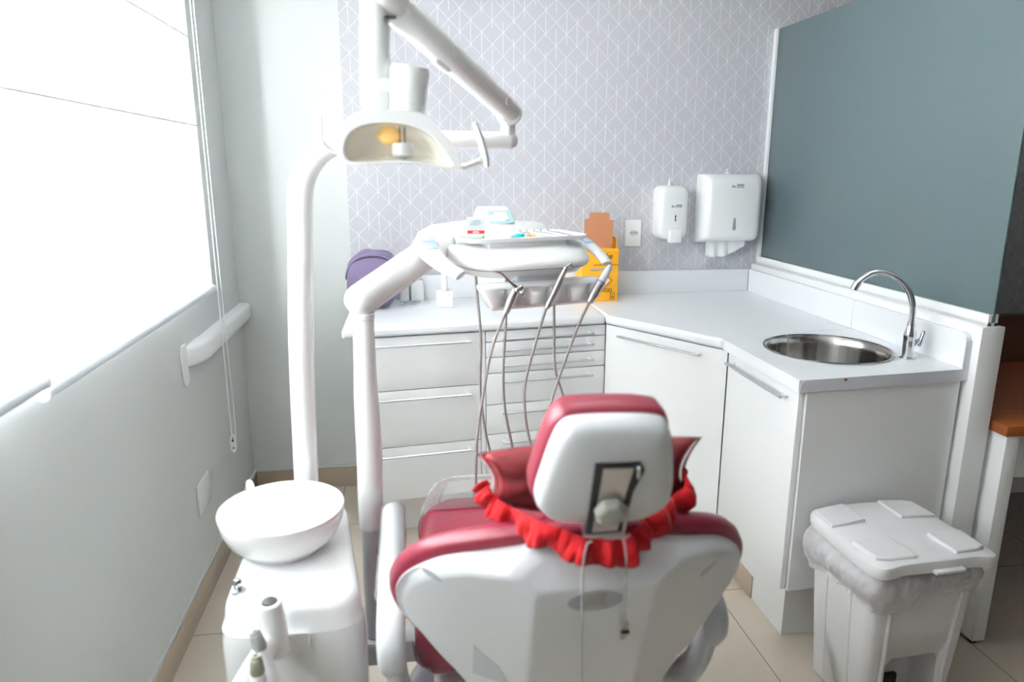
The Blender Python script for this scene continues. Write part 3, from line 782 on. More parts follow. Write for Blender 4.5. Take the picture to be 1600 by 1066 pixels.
rings = [tap(rr_plan(-.388, -.114, 1.262, 1.695, .055, .623)),
         tap(rr_plan(-.382, -.119, 1.270, 1.692, .055, .640)),
         tap(rr_plan(-.380, -.121, 1.273, 1.690, .055, 0, zf=lambda x, y: top_z(x, y, .662))),
         tap(rr_plan(-.374, -.127, 1.282, 1.684, .055, 0, zf=lambda x, y: top_z(x, y, .675))),
         tap(rr_plan(-.360, -.140, 1.300, 1.668, .05, 0, zf=lambda x, y: top_z(x, y, .680)))]
build('top_cover', MB().ring_loft(rings), M['unit_white'], t, angle=60)
bc = (-.293, 1.497)
prof = [(.0, .690), (.075, .690), (.095, .697), (.118, .722), (.129, .750), (.1335, .778), (.1325, .7805), (.1295, .779), (.125, .752), (.113, .726), (.09, .706), (.04, .700), (.0, .699)]
bw = build('bowl', MB().lathe(prof, (bc[0], bc[1], 0), 64), M['ceramic'], t, angle=60)
build('bowl_foot', MB().lathe([(.07, .672), (.085, .680), (.08, .6925)], (bc[0], bc[1], 0), 40), M['ceramic'], t)
build('water_spout', MB().tube([(-.383, 1.605, .70), (-.384, 1.604, .778), (-.380, 1.598, .797), (-.372, 1.586, .795), (-.366, 1.574, .775), (-.364, 1.57, .765)], .0055, 12, 5), M['enamel'], bw)
k = build('flush_button', MB().lathe([(.013, .680), (.013, .685), (.007, .686), (.007, .694), (.0095, .697), (.0095, .703), (.006, .708), (.0, .709)], (-.357, 1.335, 0), 24), M['chrome'], t)
# pivot column and arm that carries the suction tubes
hp = build('holder_pivot', MB().tube([(-.270, 1.225, .615), (-.272, 1.225, .66), (-.275, 1.225, .722)], [.027, .025, .0225], 28), M['enamel'], t, bevel=.003)
build('pivot_cap', MB().lathe([(.015, .7222), (.0135, .7245), (.0, .7255)], (-.275, 1.225, 0), 28), M['black'], hp)
build('pivot_bracket', MB().prism([(1.2405, .615), (1.275, .56), (1.275, .606), (1.2405, .64)], 'x', -.262, -.212), M['unit_white'], t, bevel=.002)
build('holder_arm', MB().tube([(-.276, 1.224, .645), (-.290, 1.165, .640), (-.306, 1.11, .633), (-.335, 1.0, .62)], [.025, .025, .024, .024], 20, 5, flat=(1.1, .8)), M['enamel'], t)
build('post_foot', MB().box(-.19, .05, 1.66, 1.735, .23, .2985, .01), M['grey_paint'], t)

# suction tubes resting on that arm
def suction(p, q, label, m):
    p, q = Vector(p), Vector(q); d = (q-p)
    tt = thing('suction_tube', label, 'suction tube', q, 'suction tubes on the holder arm')
    pp = lambda f: p+d*f
    tip = build('tip', MB().tube([pp(0), pp(.04), pp(.05), pp(.22), pp(.26)], [.0085, .0088, .0105, .0125, .0105], 20), m, tt)
    build('bore', MB().tube([pp(-.004), pp(.001)], .004, 14), M['ink'], tip)
    build('handpiece_body', MB().tube([pp(.26), pp(.5), pp(.75)], [.0125, .0135, .0135], 20), M['white_plastic'], tt)
    build('hose', MB().tube([pp(.75), pp(1.0), q+Vector((.03, -.01, -.14)), q+Vector((.07, .0, -.30)), q+Vector((.12, .10, -.38))], .009, 12, 5), M['tip_grey'], tt)
suction((-.291, 1.165, .704), (-.255, 1.140, .575), 'suction tube with pale grey rubber tip, nearer the spittoon bowl', M['tip_grey'])
suction((-.276, 1.095, .706), (-.268, 1.075, .58), 'suction tube with olive green rubber tip on the holder arm', M['olive'])

# ------------------------------------------------------------------ operating light on its bent pole
LY = 1.70
t = thing('operating_light', 'white dental operating light hanging from a bent pole and folding arm', 'dental light', (-.262, LY, .70))
pole = [(-.2655, 1.673, .714), (-.264, 1.675, .78), (-.2545, LY-.02, 1.10), (-.2415, LY, 1.36), (-.2395, LY, 1.41), (-.232, LY, 1.462), (-.209, LY, 1.510), (-.172, LY, 1.541), (-.125, LY, 1.557), (-.07, LY, 1.561)]
build('pole', MB().tube(pole, [.0285, .0285, .0285, .028, .028, .028, .027, .025, .023, .021], 24, 6), M['enamel'], t)
build('pole_seam', MB().tube([(-.2585, LY-.022, .976), (-.2584, LY-.0219, .9785)], .0288, 24), M['grey_plastic'], bpy.data.objects['pole'])
build('swing_arm', MB().ball_tube([(-.09, LY, 1.5605), (.10, LY, 1.560), (.238, LY, 1.558)], .0195, 20), M['enamel'], t)
kn = build('arm_pivot', MB().tube([(.235, LY, 1.562), (.235, LY, 1.61)], .0165, 22), M['enamel'], t)
build('pivot_knuckle', MB().tube([(.237, LY-.024, 1.618), (.237, LY+.022, 1.618)], .027, 26), M['enamel'], kn, bevel=.004)
A0, A1 = Vector((.237, 1.69, 1.622)), Vector((-.020, 1.465, 1.798))
sa = build('spring_arm', MB().ball_tube([A0, A0.lerp(A1, .5), A1], [.0255, .029, .031], 26), M['enamel'], t)
nA = (A1-A0).normalized(); side = Vector((0, 0, -1)) - nA*nA.dot(Vector((0, 0, -1))); side.normalize()
front = nA.cross(side).normalized()
if front.y > 0: front = -front
for f_ in (.1, .58, .93):
    c = A0.lerp(A1, f_)
    r = .026+.005*f_
    build('screw_cover', MB().tube([c+front*(r-.004), c+front*(r+.0012)], .0085, 18), M['white_plastic'], sa)
build('adjuster_lug', MB().ball_tube([A0.lerp(A1, .545)+side*.022, A0.lerp(A1, .62)+side*.024], .012, 14), M['enamel'], sa)
build('end_joint', MB().ball_tube([A1-nA*.01, A1+nA*.02], .033, 24), M['enamel'], t)
build('gap_line', MB().box(-.030, -.008, 1.428, 1.445, 1.764, 1.767), M['ink'], t)
tb = [(-.047, 1.452, 1.86), (-.047, 1.452, 1.796), (-.0475, 1.452, 1.795), (-.0475, 1.452, 1.755), (-.0478, 1.452, 1.753), (-.052, 1.452, 1.612), (-.0522, 1.452, 1.603)]
dt = MB(); dt._tube_raw([Vector(p) for p in tb], [.029, .029, .0255, .0255, .028, .028, .023], 30)
build('drop_tube', dt, M['enamel'], t, angle=50)
# yoke cylinder and friction knob
Ry = Matrix.Translation((.004, 1.455, 1.60)) @ Matrix.Rotation(math.radians(7), 4, 'Y') @ Matrix.Rotation(math.radians(8), 4, 'X')
yk = build('yoke_joint', MB().lathe([(.034, .0), (.0365, .004), (.0365, .02), (.0355, .0205), (.0355, .022), (.0365, .0225), (.0375, .078), (.034, .086), (.0, .088)], (0, 0, 0), 36).xf(Ry), M['unit_white'], t, angle=50)
build('friction_knob', MB().ball_tube([(-.024, 1.44, 1.648), (-.04, 1.435, 1.648)], .013, 18), M['unit_white'], yk)
# lamp housing: an arched visor, open towards the patient
outl = [(-.116, 1.539), (-.111, 1.569), (-.096, 1.588), (-.069, 1.598), (-.028, 1.601), (.012, 1.598), (.042, 1.589), (.068, 1.564), (.090, 1.533), (.103, 1.501), (.098, 1.491), (.069, 1.496), (.031, 1.503), (-.006, 1.506), (-.056, 1.505), (-.098, 1.504), (-.114, 1.513)]
innl = [(-.107, 1.536), (-.099, 1.556), (-.082, 1.569), (-.055, 1.576), (-.020, 1.577), (.014, 1.571), (.042, 1.559), (.062, 1.538), (.079, 1.515), (.084, 1.505), (.080, 1.502), (.062, 1.503), (.031, 1.508), (-.006, 1.511), (-.056, 1.510), (-.095, 1.510), (-.106, 1.518)]
LF = 1.375
def loop(o2, y, s=1., c=(-.008, 1.55)):
    pts = catmull([(c[0]+(x-c[0])*s, y, c[1]+(z-c[1])*s) for x, z in o2], 5, True)
    return pts
def yb(p, y): return y
rings = [loop(innl, LF+.03), loop(innl, LF+.004), loop(innl, LF, 1.03), loop(outl, LF, .985), loop(outl, LF+.006, 1.), loop(outl, LF+.05, 1.), loop(outl, LF+.085, .90), loop(outl, LF+.10, .72)]
for r in rings[5:]:
    for p in r: p.z += .004
hs = build('lamp_housing', MB().ring_loft(rings, False, True), M['unit_white'], t, angle=50)
rings = [loop(innl, LF+.012, 1.0), loop(innl, LF+.04, .93), loop(innl, LF+.062, .7), loop(innl, LF+.072, .4), loop(innl, LF+.074, .1)]
build('reflector', MB().ring_loft(rings, False, True), M['reflector'], hs, angle=180)
bu = MB()
prof = [(.0, 1.518), (.017, 1.520)] + [(x, z) for z0_ in (1.522, 1.5285, 1.535) for x, z in ((.0205, z0_), (.0205, z0_+.005), (.019, z0_+.0055), (.019, z0_+.0063))] + [(.018, 1.543), (.0, 1.544)]
build('bulb_holder', bu.lathe(prof, (-.004, LF+.036, 0), 28), M['white_plastic'], hs, angle=30)
for dx in (-.005, .004):
    build('bulb_pin', MB().tube([(-.004+dx, LF+.036, 1.543), (-.004+dx, LF+.036, 1.572)], .0012, 8), M['ink'], hs)
rg = blob((-.028, LF+.055, 1.556), (.024, .010, .016), 0, e=2.0, nu=24, nv=14)  # added blob; its amber colour stands for the bulb reflected in the dish
build('bulb_reflection', MB().ring_loft(rg), M['amber'], hs, angle=180)
sh = MB().ring_loft([loop(innl, LF+.006, 1.0), loop(innl, LF+.005, .6), loop(innl, LF+.004, .1)], False, True)
build('front_shield', sh, M['lens'], hs, angle=180)
# two hygienic handles
build('handle', MB().tube([(-.108, LF+.03, 1.520), (-.130, LF+.02, 1.529), (-.1475, LF+.008, 1.540), (-.153, LF+.0, 1.556), (-.151, LF+.0, 1.592)], [.008, .008, .0095, .0095, .006], 14, 6, flat=(.55, 1.4), up=(0, 0, 1)), M['unit_white'], t, angle=60)
h = MB()
h.tube([(.090, LF+.03, 1.502), (.118, LF+.02, 1.502), (.146, LF+.005, 1.513)], [.017, .017, .016], 12, 6, flat=(.35, 1.5))
h.tube([(.150, LF+.008, 1.502), (.147, LF+.004, 1.520), (.139, LF-.002, 1.548), (.128, LF-.006, 1.578)], [.012, .017, .017, .010], 12, 6, flat=(.45, 1.5), up=(1, 0, 0))
build('handle', h, M['unit_white'], t, angle=60)

# ------------------------------------------------------------------ delivery unit
t = thing('delivery_unit', 'white dental delivery unit on a swing arm in front of the drawers', 'delivery unit', (-.115, 1.70, .30))
build('lower_tube', MB().tube([(-.118, 1.70, .30), (-.117, 1.70, .612)], .0265, 26), M['grey_paint'], t)
build('sticker', MB().box(-.105, -.088, 1.6725, 1.6742, .545, .565).box(-.102, -.09, 1.6725, 1.6742, .535, .541), M['purple_ink'], bpy.data.objects['lower_tube'])
build('post_sleeve', MB().tube([(-.117, 1.70, .613), (-.116, 1.70, .70), (-.113, 1.70, .80), (-.113, 1.70, .88), (-.114, 1.70, .96), (-.113, 1.70, 1.03), (-.112, 1.70, 1.10), (-.112, 1.70, 1.15)], [.0305, .031, .0315, .031, .029, .0265, .0255, .0255], 28, 4), M['enamel'], t)
build('swivel_ring', MB().tube([(-.112, 1.70, 1.150), (-.112, 1.70, 1.166)], .0275, 28), M['white_plastic'], t, bevel=.003)
B0, B1 = Vector((-.115, 1.70, 1.196)), Vector((.085, 1.92, 1.300))
build('swing_arm', MB().ball_tube([B0, B0.lerp(B1, .5), B1], [.0385, .040, .040], 30), M['enamel'], t)
# head: local frame turned by 16 degrees
HR = Matrix.Translation((.31, 1.93, 0)) @ Matrix.Rotation(math.radians(16), 4, 'Z')
def sup(x0, x1, y0, y1, z, e=4., n=56):
    cx, cy, ax, ay = (x0+x1)/2, (y0+y1)/2, (x1-x0)/2, (y1-y0)/2; out = []
    for k in range(n):
        a = 2*PI*k/n; c, s_ = math.cos(a), math.sin(a)
        out.append(Vector((cx+ax*math.copysign(abs(c)**(2/e), c), cy+ay*math.copysign(abs(s_)**(2/e), s_), z)))
    return out
rings = [sup(-.165, .105, -.115, .15, 1.226), sup(-.185, .125, -.14, .17, 1.232), sup(-.196, .142, -.158, .185, 1.2495)]
hd = build('lower_tray_body', MB().ring_loft(rings).xf(HR), M['unit_white'], t, angle=50)
rings = [sup(-.198, .144, -.160, .187, 1.2505), sup(-.206, .152, -.160, .19, 1.258), sup(-.212, .160, -.155, .195, 1.268, 3.6), sup(-.216, .165, -.125, .205, 1.284, 3.4), sup(-.218, .168, -.100, .21, 1.296, 3.2), sup(-.205, .155, -.07, .20, 1.302, 3)]
build('body_seam', MB().ring_loft([sup(-.1972, .1432, -.1592, .1862, 1.2488), sup(-.1972, .1432, -.1592, .1862, 1.2512)]).xf(HR), M['printed'], hd)
hb = build('head_body', MB().ring_loft(rings).xf(HR), M['unit_white'], t, angle=60)
rings = [sup(-.232, .188, .118, .30, 1.285, 2.6), sup(-.236, .192, .116, .305, 1.30, 2.6), sup(-.228, .184, .122, .30, 1.318, 2.6), sup(-.19, .15, .135, .285, 1.337, 2.4), sup(-.11, .08, .16, .25, 1.347, 2.2)]
build('head_hump', MB().ring_loft(rings).xf(HR), M['unit_white'], t, angle=60)
build('tray_support', MB().box(-.135, .090, -.080, .1, 1.278, 1.3126, .006).xf(HR), M['white_plastic'], t)
# side grips that sweep down to the front
def grip(pts, lab):
    g = build('side_grip', MB().tube(pts, [.020, .030, .030, .024, .018] if lab else [.016, .022, .021, .018, .0145], 16, 6, flat=(.5, 1.1), up=(0, 0, 1)).xf(HR), M['unit_white'], t, angle=60)
    P = catmull(pts, 6); P = [p+Vector((0, 0, .0135 if lab else .0098)) for p in P[5:15]]
    build('grip_label', MB().tube(P, [.013, .021, .021, .016] if lab else [.010, .014, .014, .012], 10, 0, flat=(.25, 1.1), up=(0, 0, 1)).xf(HR), M['blue_label'], g)
    if lab:
        c = P[6]
        build('printed_word', MB().box(c.x-.018, c.x+.018, c.y-.012, c.y-.008, c.z+.0052, c.z+.0066).xf(HR), M['print_grey'], g)
grip([(-.205, .135, 1.302), (-.256, .06, 1.310), (-.283, -.04, 1.296), (-.272, -.11, 1.270), (-.240, -.155, 1.246)], True)
grip([(.158, .135, 1.300), (.170, .06, 1.306), (.180, -.02, 1.293), (.188, -.08, 1.270), (.190, -.12, 1.247)], False)
# control pod with its square display
PM = HR @ Matrix.Translation((-.012, .165, 1.336))
pod = [sup(-.062, .058, -.03, .05, 0, 3.2, 40), sup(-.060, .056, -.026, .05, .02, 3.2, 40), sup(-.050, .046, -.008, .05, .045, 3.2, 40), sup(-.044, .040, .004, .045, .052, 3, 40)]
pd = build('control_pod', MB().ring_loft(pod).xf(PM), M['unit_white'], t, angle=60)
tilt = math.atan2(.045-.006, .022)
FM = PM @ Matrix.Translation((.002, -.0275, .006)) @ Matrix.Rotation(math.radians(62), 4, 'X')
build('display_frame', MB().prism([(-.036, .001), (.044, .001), (.034, .040), (-.034, .040)], 'z', .0008, .003).xf(FM), M['cyan'], pd)
build('display_border', MB().prism([(-.017, .0085), (.030, .0085), (.024, .036), (-.020, .036)], 'z', .0032, .0036).xf(FM), M['printed'], pd)
build('display', MB().prism([(-.0158, .0095), (.0286, .0095), (.0228, .035), (-.0188, .035)], 'z', .0037, .0044).xf(FM), M['pack_white'], pd)
# instrument holder with five hollowed rests
rings = []
sec = [(-.150, 1.155), (-.158, 1.163), (-.160, 1.185), (-.150, 1.210), (-.138, 1.217), (-.115, 1.217), (-.105, 1.21), (-.105, 1.16), (-.115, 1.150), (-.14, 1.150)]
for x, dx in ((-.172, 0), (-.165, 1), (.136, 1), (.146, 0)):
    k = 1. if dx else .86
    rings.append([Vector((x+((z-1.183)*-.45 if x < 0 else (z-1.183)*.35), -.132+(y+.132)*k, 1.183+(z-1.183)*k)) for y, z in sec])
ih = build('instrument_holder', MB().ring_loft(rings).xf(HR), M['unit_white'], t, angle=40)
bv = ih.modifiers.new('bevel', 'BEVEL'); bv.width = .006; bv.segments = 3; bv.limit_method = 'ANGLE'; bv.angle_limit = math.radians(35)
build('holder_bracket', MB().box(-.08, .045, -.13, -.03, 1.214, 1.235, .004).xf(HR), M['grey_plastic'], t)
SLX = (-.118, -.062, -.002, .058, .118)
cut = MB()
for x in SLX:
    cut.lathe([(.011, 1.203), (.0125, 1.195), (.0115, 1.180), (.008, 1.160), (.006, 1.13)], (x, -.163, 0), 20)
co = build('cutter', cut.xf(HR), M['grey_plastic'], None)
bm_ = ih.modifiers.new('cut', 'BOOLEAN'); bm_.operation = 'DIFFERENCE'; bm_.object = co; bm_.solver = 'EXACT'
bpy.context.view_layer.update()
dg = bpy.context.evaluated_depsgraph_get()
nm = bpy.data.meshes.new_from_object(ih.evaluated_get(dg))
ih.modifiers.clear(); ih.data = nm
bpy.data.objects.remove(co, do_unlink=True)
for x in SLX:
    rg = []
    for z, r in ((1.203, .0115), (1.195, .0128), (1.180, .0118), (1.160, .0083)):
        rg.append([Vector((x+r*math.cos(a), -.163+r*math.sin(a), z)) for a in [math.radians(25+130*q/12) for q in range(13)]])
    build('rest_liner', MB().ring_loft(rg, closed=False).xf(HR), M['grey_plastic'], ih, angle=180)

def hl(x, y, z): return HR @ Vector((x, y, z))
def hose(tt, pts, r=.0037):
    return build('hose', MB().tube(pts, r, 10, 6), M['hose'], tt)
# air and water syringe in the first rest
tt = thing('water_syringe', 'three way syringe with a thin bent nozzle in the first rest', 'dental instrument', hl(-.128, -.17, 1.15), 'instruments hanging on the delivery unit')
build('grip', MB().tube([hl(-.132, -.177, 1.150), hl(-.120, -.177, 1.178), hl(-.104, -.172, 1.203)], [.008, .0105, .0095], 18), M['satin'], tt)
hdm = build('head', MB().ball_tube([hl(-.101, -.176, 1.205), hl(-.092, -.176, 1.209)], .0085, 16), M['chrome'], tt)
build('button', MB().ball_tube([hl(-.093, -.186, 1.200), hl(-.091, -.188, 1.194)], .0045, 10), M['chrome'], hdm)
build('nozzle', MB().tube([hl(-.101, -.176, 1.210), hl(-.118, -.176, 1.224), hl(-.140, -.176, 1.246), hl(-.152, -.176, 1.252), hl(-.160, -.177, 1.254)], [.0045, .0028, .0022, .0022, .002], 10, 5), mat('nozzle_steel', '#8d7b7e', .3, metal=.8), tt)
def wp(l): return [Vector(p) for p in l]
HO = {}
hose(tt, [hl(-0.132, -.176, 1.152), hl(-0.165, -0.16, 1.05), hl(-0.19, -0.15, 0.9), hl(-0.2, -0.145, 0.81), hl(-0.202, -0.14, 0.6775), hl(-0.185, -0.13, 0.65), hl(-0.15, -0.11, 0.645), hl(-0.12, -0.08, 0.665), hl(-0.125, -0.06, 0.72), hl(-0.142, -0.05, 0.82), hl(-0.15, -0.045, 0.93), hl(-0.146, -0.045, 1.05), hl(-0.154, -0.04, 1.18), hl(-0.155, -0.035, 1.224)])
tt = thing('slim_handpiece', 'slim steel handpiece leaning in the middle rest', 'dental instrument', hl(-.02, -.17, 1.15), 'instruments hanging on the delivery unit')
build('grip', MB().tube([hl(-.020, -.177, 1.152), hl(.002, -.176, 1.190), hl(.024, -.172, 1.228), hl(.036, -.172, 1.250)], [.0065, .0085, .0075, .0055], 18), M['satin'], tt)
build('head', MB().ball_tube([hl(.036, -.172, 1.250), hl(.046, -.174, 1.258)], .006, 12), M['chrome'], tt)
build('collar', MB().tube([hl(-.016, -.177, 1.158), hl(-.013, -.177, 1.164)], .0095, 18), M['chrome'], tt)
hose(tt, [hl(-0.02, -.176, 1.154), hl(-0.042, -0.16, 1.06), hl(-0.062, -0.15, 0.97), hl(-0.068, -0.15, 0.91), hl(-0.054, -0.145, 0.81), hl(-0.02, -0.14, 0.71), hl(-0.005, -0.13, 0.66), hl(-0.02, -0.11, 0.645), hl(-0.04, -0.08, 0.655), hl(-0.05, -0.06, 0.7), hl(-0.078, -0.05, 0.84), hl(-0.082, -0.045, 0.96), hl(-0.074, -0.045, 1.1), hl(-0.07, -0.04, 1.224)])
tt = thing('motor_handpiece', 'thick steel motor handpiece leaning in the last rest by the sharps box', 'dental instrument', hl(.11, -.17, 1.15), 'instruments hanging on the delivery unit')
build('grip', MB().tube([hl(.104, -.177, 1.158), hl(.118, -.176, 1.178), hl(.140, -.172, 1.208)], [.0085, .0125, .0120], 20), M['satin'], tt)
build('nose_cone', MB().tube([hl(.140, -.172, 1.208), hl(.158, -.172, 1.234), hl(.168, -.172, 1.250)], [.0105, .0095, .0055], 18), M['grey_plastic'], tt)
build('collar', MB().tube([hl(.1385, -.172, 1.206), hl(.1415, -.172, 1.210)], .0125, 20), M['purple_ink'], tt)
hose(tt, [hl(0.106, -.176, 1.16), hl(0.085, -0.16, 1.1), hl(0.05, -0.15, 1), hl(0.02, -0.15, 0.92), hl(-0.015, -0.165, 0.83), hl(-0.036, -0.168, 0.72), hl(-0.02, -0.16, 0.66), hl(0.04, -0.11, 0.6475), hl(0.1, -0.09, 0.66), hl(0.115, -0.07, 0.74), hl(0.098, -0.06, 0.86), hl(0.074, -0.05, 0.95), hl(0.069, -0.05, 1.07), hl(0.069, -0.045, 1.224)])

# the tray on the head and what lies on it
tz = 1.3130
t = thing('instrument_tray', 'white instrument tray lying on top of the delivery unit', 'tray', hl(-.01, .03, tz))
tr_ = [sup(-.188, .148, -.092, .108, tz, 9), sup(-.193, .153, -.097, .113, tz+.010, 9), sup(-.191, .151, -.095, .111, tz+.0115, 9), sup(-.185, .145, -.088, .104, tz+.0105, 9), sup(-.179, .139, -.082, .098, tz+.004, 9)]
build('tray_body', MB().ring_loft(tr_).xf(HR), M['unit_white'], t, angle=40)
TZ = tz+.0045
t = thing('medicine_box', 'small white and grey medicine carton with red band on the tray', 'carton', hl(-.15, .0, TZ))
BM = HR @ Matrix.Translation((-.136, .0, TZ)) @ Matrix.Rotation(math.radians(-22), 4, 'Z') @ Matrix.Scale(1.0, 4)
build('carton', MB().box(-.026, .020, -.010, .035, .0003, .052, .001).xf(BM), M['pack_white'], t)
build('front_print', MB().box(-.0252, .0192, -.0106, -.0101, .001, .0512).xf(BM), M['pack_grey'], t)
build('red_band', MB().box(-.0256, .0196, -.0112, -.0107, .0128, .0212).xf(BM), M['pack_red'], t)
build('green_corner', MB().prism([(.011, .0015), (.0192, .0015), (.0192, .010)], 'y', -.0112, -.0107).xf(BM), M['pack_green'], t)
b = MB()
for x0_, x1_, z_ in ((-.010, .010, .044), (-.016, .010, .039), (-.018, .006, .0345)): b.box(x0_, x1_, -.0109, -.0107, z_, z_+.0026)
build('printed_lines', b.xf(BM), M['print_grey'], t)
b = MB().box(-.010, .004, -.0115, -.0113, .0180, .0195).box(-.012, .006, -.0115, -.0113, .0150, .0165)
build('white_print', b.xf(BM), M['pack_white'], t)
t = thing('dental_accessory', 'teal plastic piece lying on the tray', 'dental accessory', hl(-.03, -.045, TZ))
rg = blob((0, 0, .0065), (.019, .011, .0062), .2, amp=.25, seed=5, e=2.0, nu=28, nv=14)
build('body', MB().ring_loft(rg).xf(HR @ Matrix.Translation((-.036, -.045, TZ))), M['teal'], t, angle=180)
build('pin', MB().ball_tube([hl(-.058, -.047, TZ+.005), hl(-.050, -.047, TZ+.006)], .004, 10), M['print_grey'], t)
build('hole', MB().tube([hl(-.030, -.0555, TZ+.007), hl(-.030, -.0575, TZ+.008)], .0018, 10), M['ink'], t)
tag(build('dental_accessory', MB().ball_tube([hl(-.004, -.03, TZ+.0055), hl(.007, -.022, TZ+.0055), hl(.013, -.034, TZ+.0055)], .005, 12, 4), M['orange']), 'small pale orange piece beside the teal piece on the tray', 'dental accessory')
TL = ['pale probe lying along the tray, nearest the teal piece', 'second steel probe from the teal piece on the tray', 'middle one of five steel probes fanned on the tray', 'second steel probe from the tray end by the sharps box', 'last steel probe at the tray end by the sharps box']
for k in range(5):
    a, b_ = hl(.052+.016*k, -.058, TZ+.0032), hl(.030+.022*k, .085, TZ+.0032)
    tt = thing('dental_probe', TL[k], 'dental instrument', a, 'probes on the tray')
    build('shaft', MB().ball_tube([a, a.lerp(b_, .5), b_], [.0018, .003, .0018], 10), M['white_plastic'] if k % 2 else M['tool'], tt)
    build('hook', MB().tube([b_, b_+Vector((-.003, .012, .002)), b_+Vector((.003, .017, .004))], [.0016, .0012, .0008], 8, 4), M['tool'], tt)
for k, lab in enumerate(('dark thin probe lying along the left rim of the tray', 'dark thin probe behind the medicine carton at the tray rim')):
    a, b_ = hl(-.172+.008*k, -.065+.07*k, TZ+.002), hl(-.170+.008*k, -.01+.085*k, TZ+.002)
    tag(build('thin_probe', MB().ball_tube([a, b_], .0015, 8), M['tip_grey']), lab, 'dental instrument')

# ------------------------------------------------------------------ dental chair
CA = math.radians(21); CO = Vector((.282, 1.20, .46))
CU, CV, CW = Vector((1, 0, 0)), Vector((0, -math.sin(CA), math.cos(CA))), Vector((0, -math.cos(CA), -math.sin(CA)))
def cl(u, v, w): return CO+CU*u+CV*v+CW*w
CH = thing('dental_chair', 'crimson vinyl dental chair with white back shell seen from behind', 'dental chair', (.28, 1.45, 0))
half = [(.0, .488), (.075, .484), (.13, .465), (.17, .450), (.21, .435), (.25, .412), (.285, .378), (.309, .345), (.323, .308), (.325, .272), (.312, .232), (.275, .186), (.235, .142), (.205, .100), (.182, .05), (.165, .0), (.155, -.06)]
outl = [(u, v) for u, v in half]+[(0, -.06)]+[(-u, v) for u, v in half[::-1][:-1]]
def smooth2(o2, n=6): return [(p.x, p.y) for p in catmull([(u, v, 0) for u, v in o2], n, True)]
def wedge(u): return -.075*(abs(u)/.325)**2
def smin(a, b, k=.0015):
    h = max(k-abs(a-b), 0)/k; return min(a, b)-h*h*k*.25
def wface(u, v):
    a = abs(u)
    w1 = .056
    w2 = .056-(a-.10)*.50
    w3 = -.014-(a-.24)*.70
    w4 = .056-(v-(.432+.10*max(0, a-.10)))*1.05
    return smin(smin(smin(w1, w2), w3), w4)
SO = smooth2(outl, 8); cen = (0, .235)
rings = []
for tq in [0.]+[.02+.935*k/44 for k in range(45)]:
    rings.append([cl(cen[0]+(u-cen[0])*tq, cen[1]+(v-cen[1])*tq, wface(cen[0]+(u-cen[0])*tq, cen[1]+(v-cen[1])*tq)) for u, v in SO] if tq > 0 else [cl(cen[0]+u*1e-3, cen[1]+(v-cen[1])*1e-3, wface(0, .2)) for u, v in SO])
for s_, dw in ((.978, -.0035), (.993, -.012), (1., -.024)):
    rings.append([cl(cen[0]+(u-cen[0])*s_, cen[1]+(v-cen[1])*s_, max(wedge(u), wface(u, v)+dw) if s_ < 1 else max(wedge(u), wface(u, v)+dw)) for u, v in SO])
rings.append([cl(u, v, wedge(u)-.012) for u, v in SO])
rings.append([cl(u*.97, cen[1]+(v-cen[1])*.97, wedge(u)-.02) for u, v in SO])
bs = build('back_shell', MB().ring_loft(rings), M['shell'], CH, angle=60)
def disc(name, u, v, ru, rv, m, parent, dw=.001, th=.002, n=28, rot=0.):
    w0 = wface(u, v); w1 = wface(u+.01, v); w2 = wface(u-.01, v)
    sl = (w1-w2)/.02
    out = []
    for k in range(n):
        a = 2*PI*k/n; du, dv_ = ru*math.cos(a), rv*math.sin(a)
        du, dv_ = du*math.cos(rot)-dv_*math.sin(rot), du*math.sin(rot)+dv_*math.cos(rot)
        out.append((u+du, v+dv_, w0+sl*du))
    return build(name, MB().ring_loft([[cl(a, b_, c+dw-th) for a, b_, c in out], [cl(a, b_, c+dw) for a, b_, c in out]]), m, parent, bevel=.0006)
disc('badge_recess', -.002, .405, .046, .026, mat('recess_grey', '#b4b8c0', .4), bs, .0012)
build('badge', MB().box(-.018, .014, .394, .426, .0575, .060, .004).xf(Matrix(((CU.x, CV.x, CW.x, CO.x), (CU.y, CV.y, CW.y, CO.y), (CU.z, CV.z, CW.z, CO.z), (0, 0, 0, 1)))), M['badge'], bs)
CM = Matrix(((CU.x, CV.x, CW.x, CO.x), (CU.y, CV.y, CW.y, CO.y), (CU.z, CV.z, CW.z, CO.z), (0, 0, 0, 1)))
disc('screw_recess', -.262, .392, .017, .008, M['grey_plastic'], bs, .0012, rot=-.35)
disc('screw_recess', .216, .385, .018, .008, M['grey_plastic'], bs, .0012, rot=.5)
pts = [(-.192, .240), (-.148, .202), (-.126, .155), (-.192, .155)]
build('cable_notch', MB().ring_loft([[cl(a, b_, wface(a, b_)-.001) for a, b_ in pts], [cl(a, b_, wface(a, b_)+.001) for a, b_ in pts]]), M['grey_plastic'], bs)
# padding in front of the shell
halfp = [(.0, .500), (.075, .498), (.147, .482), (.19, .466), (.235, .443), (.277, .411), (.312, .366), (.332, .32), (.336, .28), (.325, .235), (.29, .185), (.245, .14), (.21, .09), (.185, .04), (.17, -.06)]
PO = smooth2(halfp+[(0, -.06)]+[(-u, v) for u, v in halfp[::-1][:-1]], 4)
rings = []
for s_, dw in ((.93, -.004), (.985, -.006), (1.0, -.013), (1.002, -.026), (.988, -.040), (.95, -.050), (.8, -.056), (.5, -.054), (.1, -.05)):
    rings.append([cl(u*s_, cen[1]+(v-cen[1])*s_, wedge(u*s_)+dw) for u, v in PO])
build('back_cushion', MB().ring_loft(rings), M['red_vinyl'], CH, angle=180)
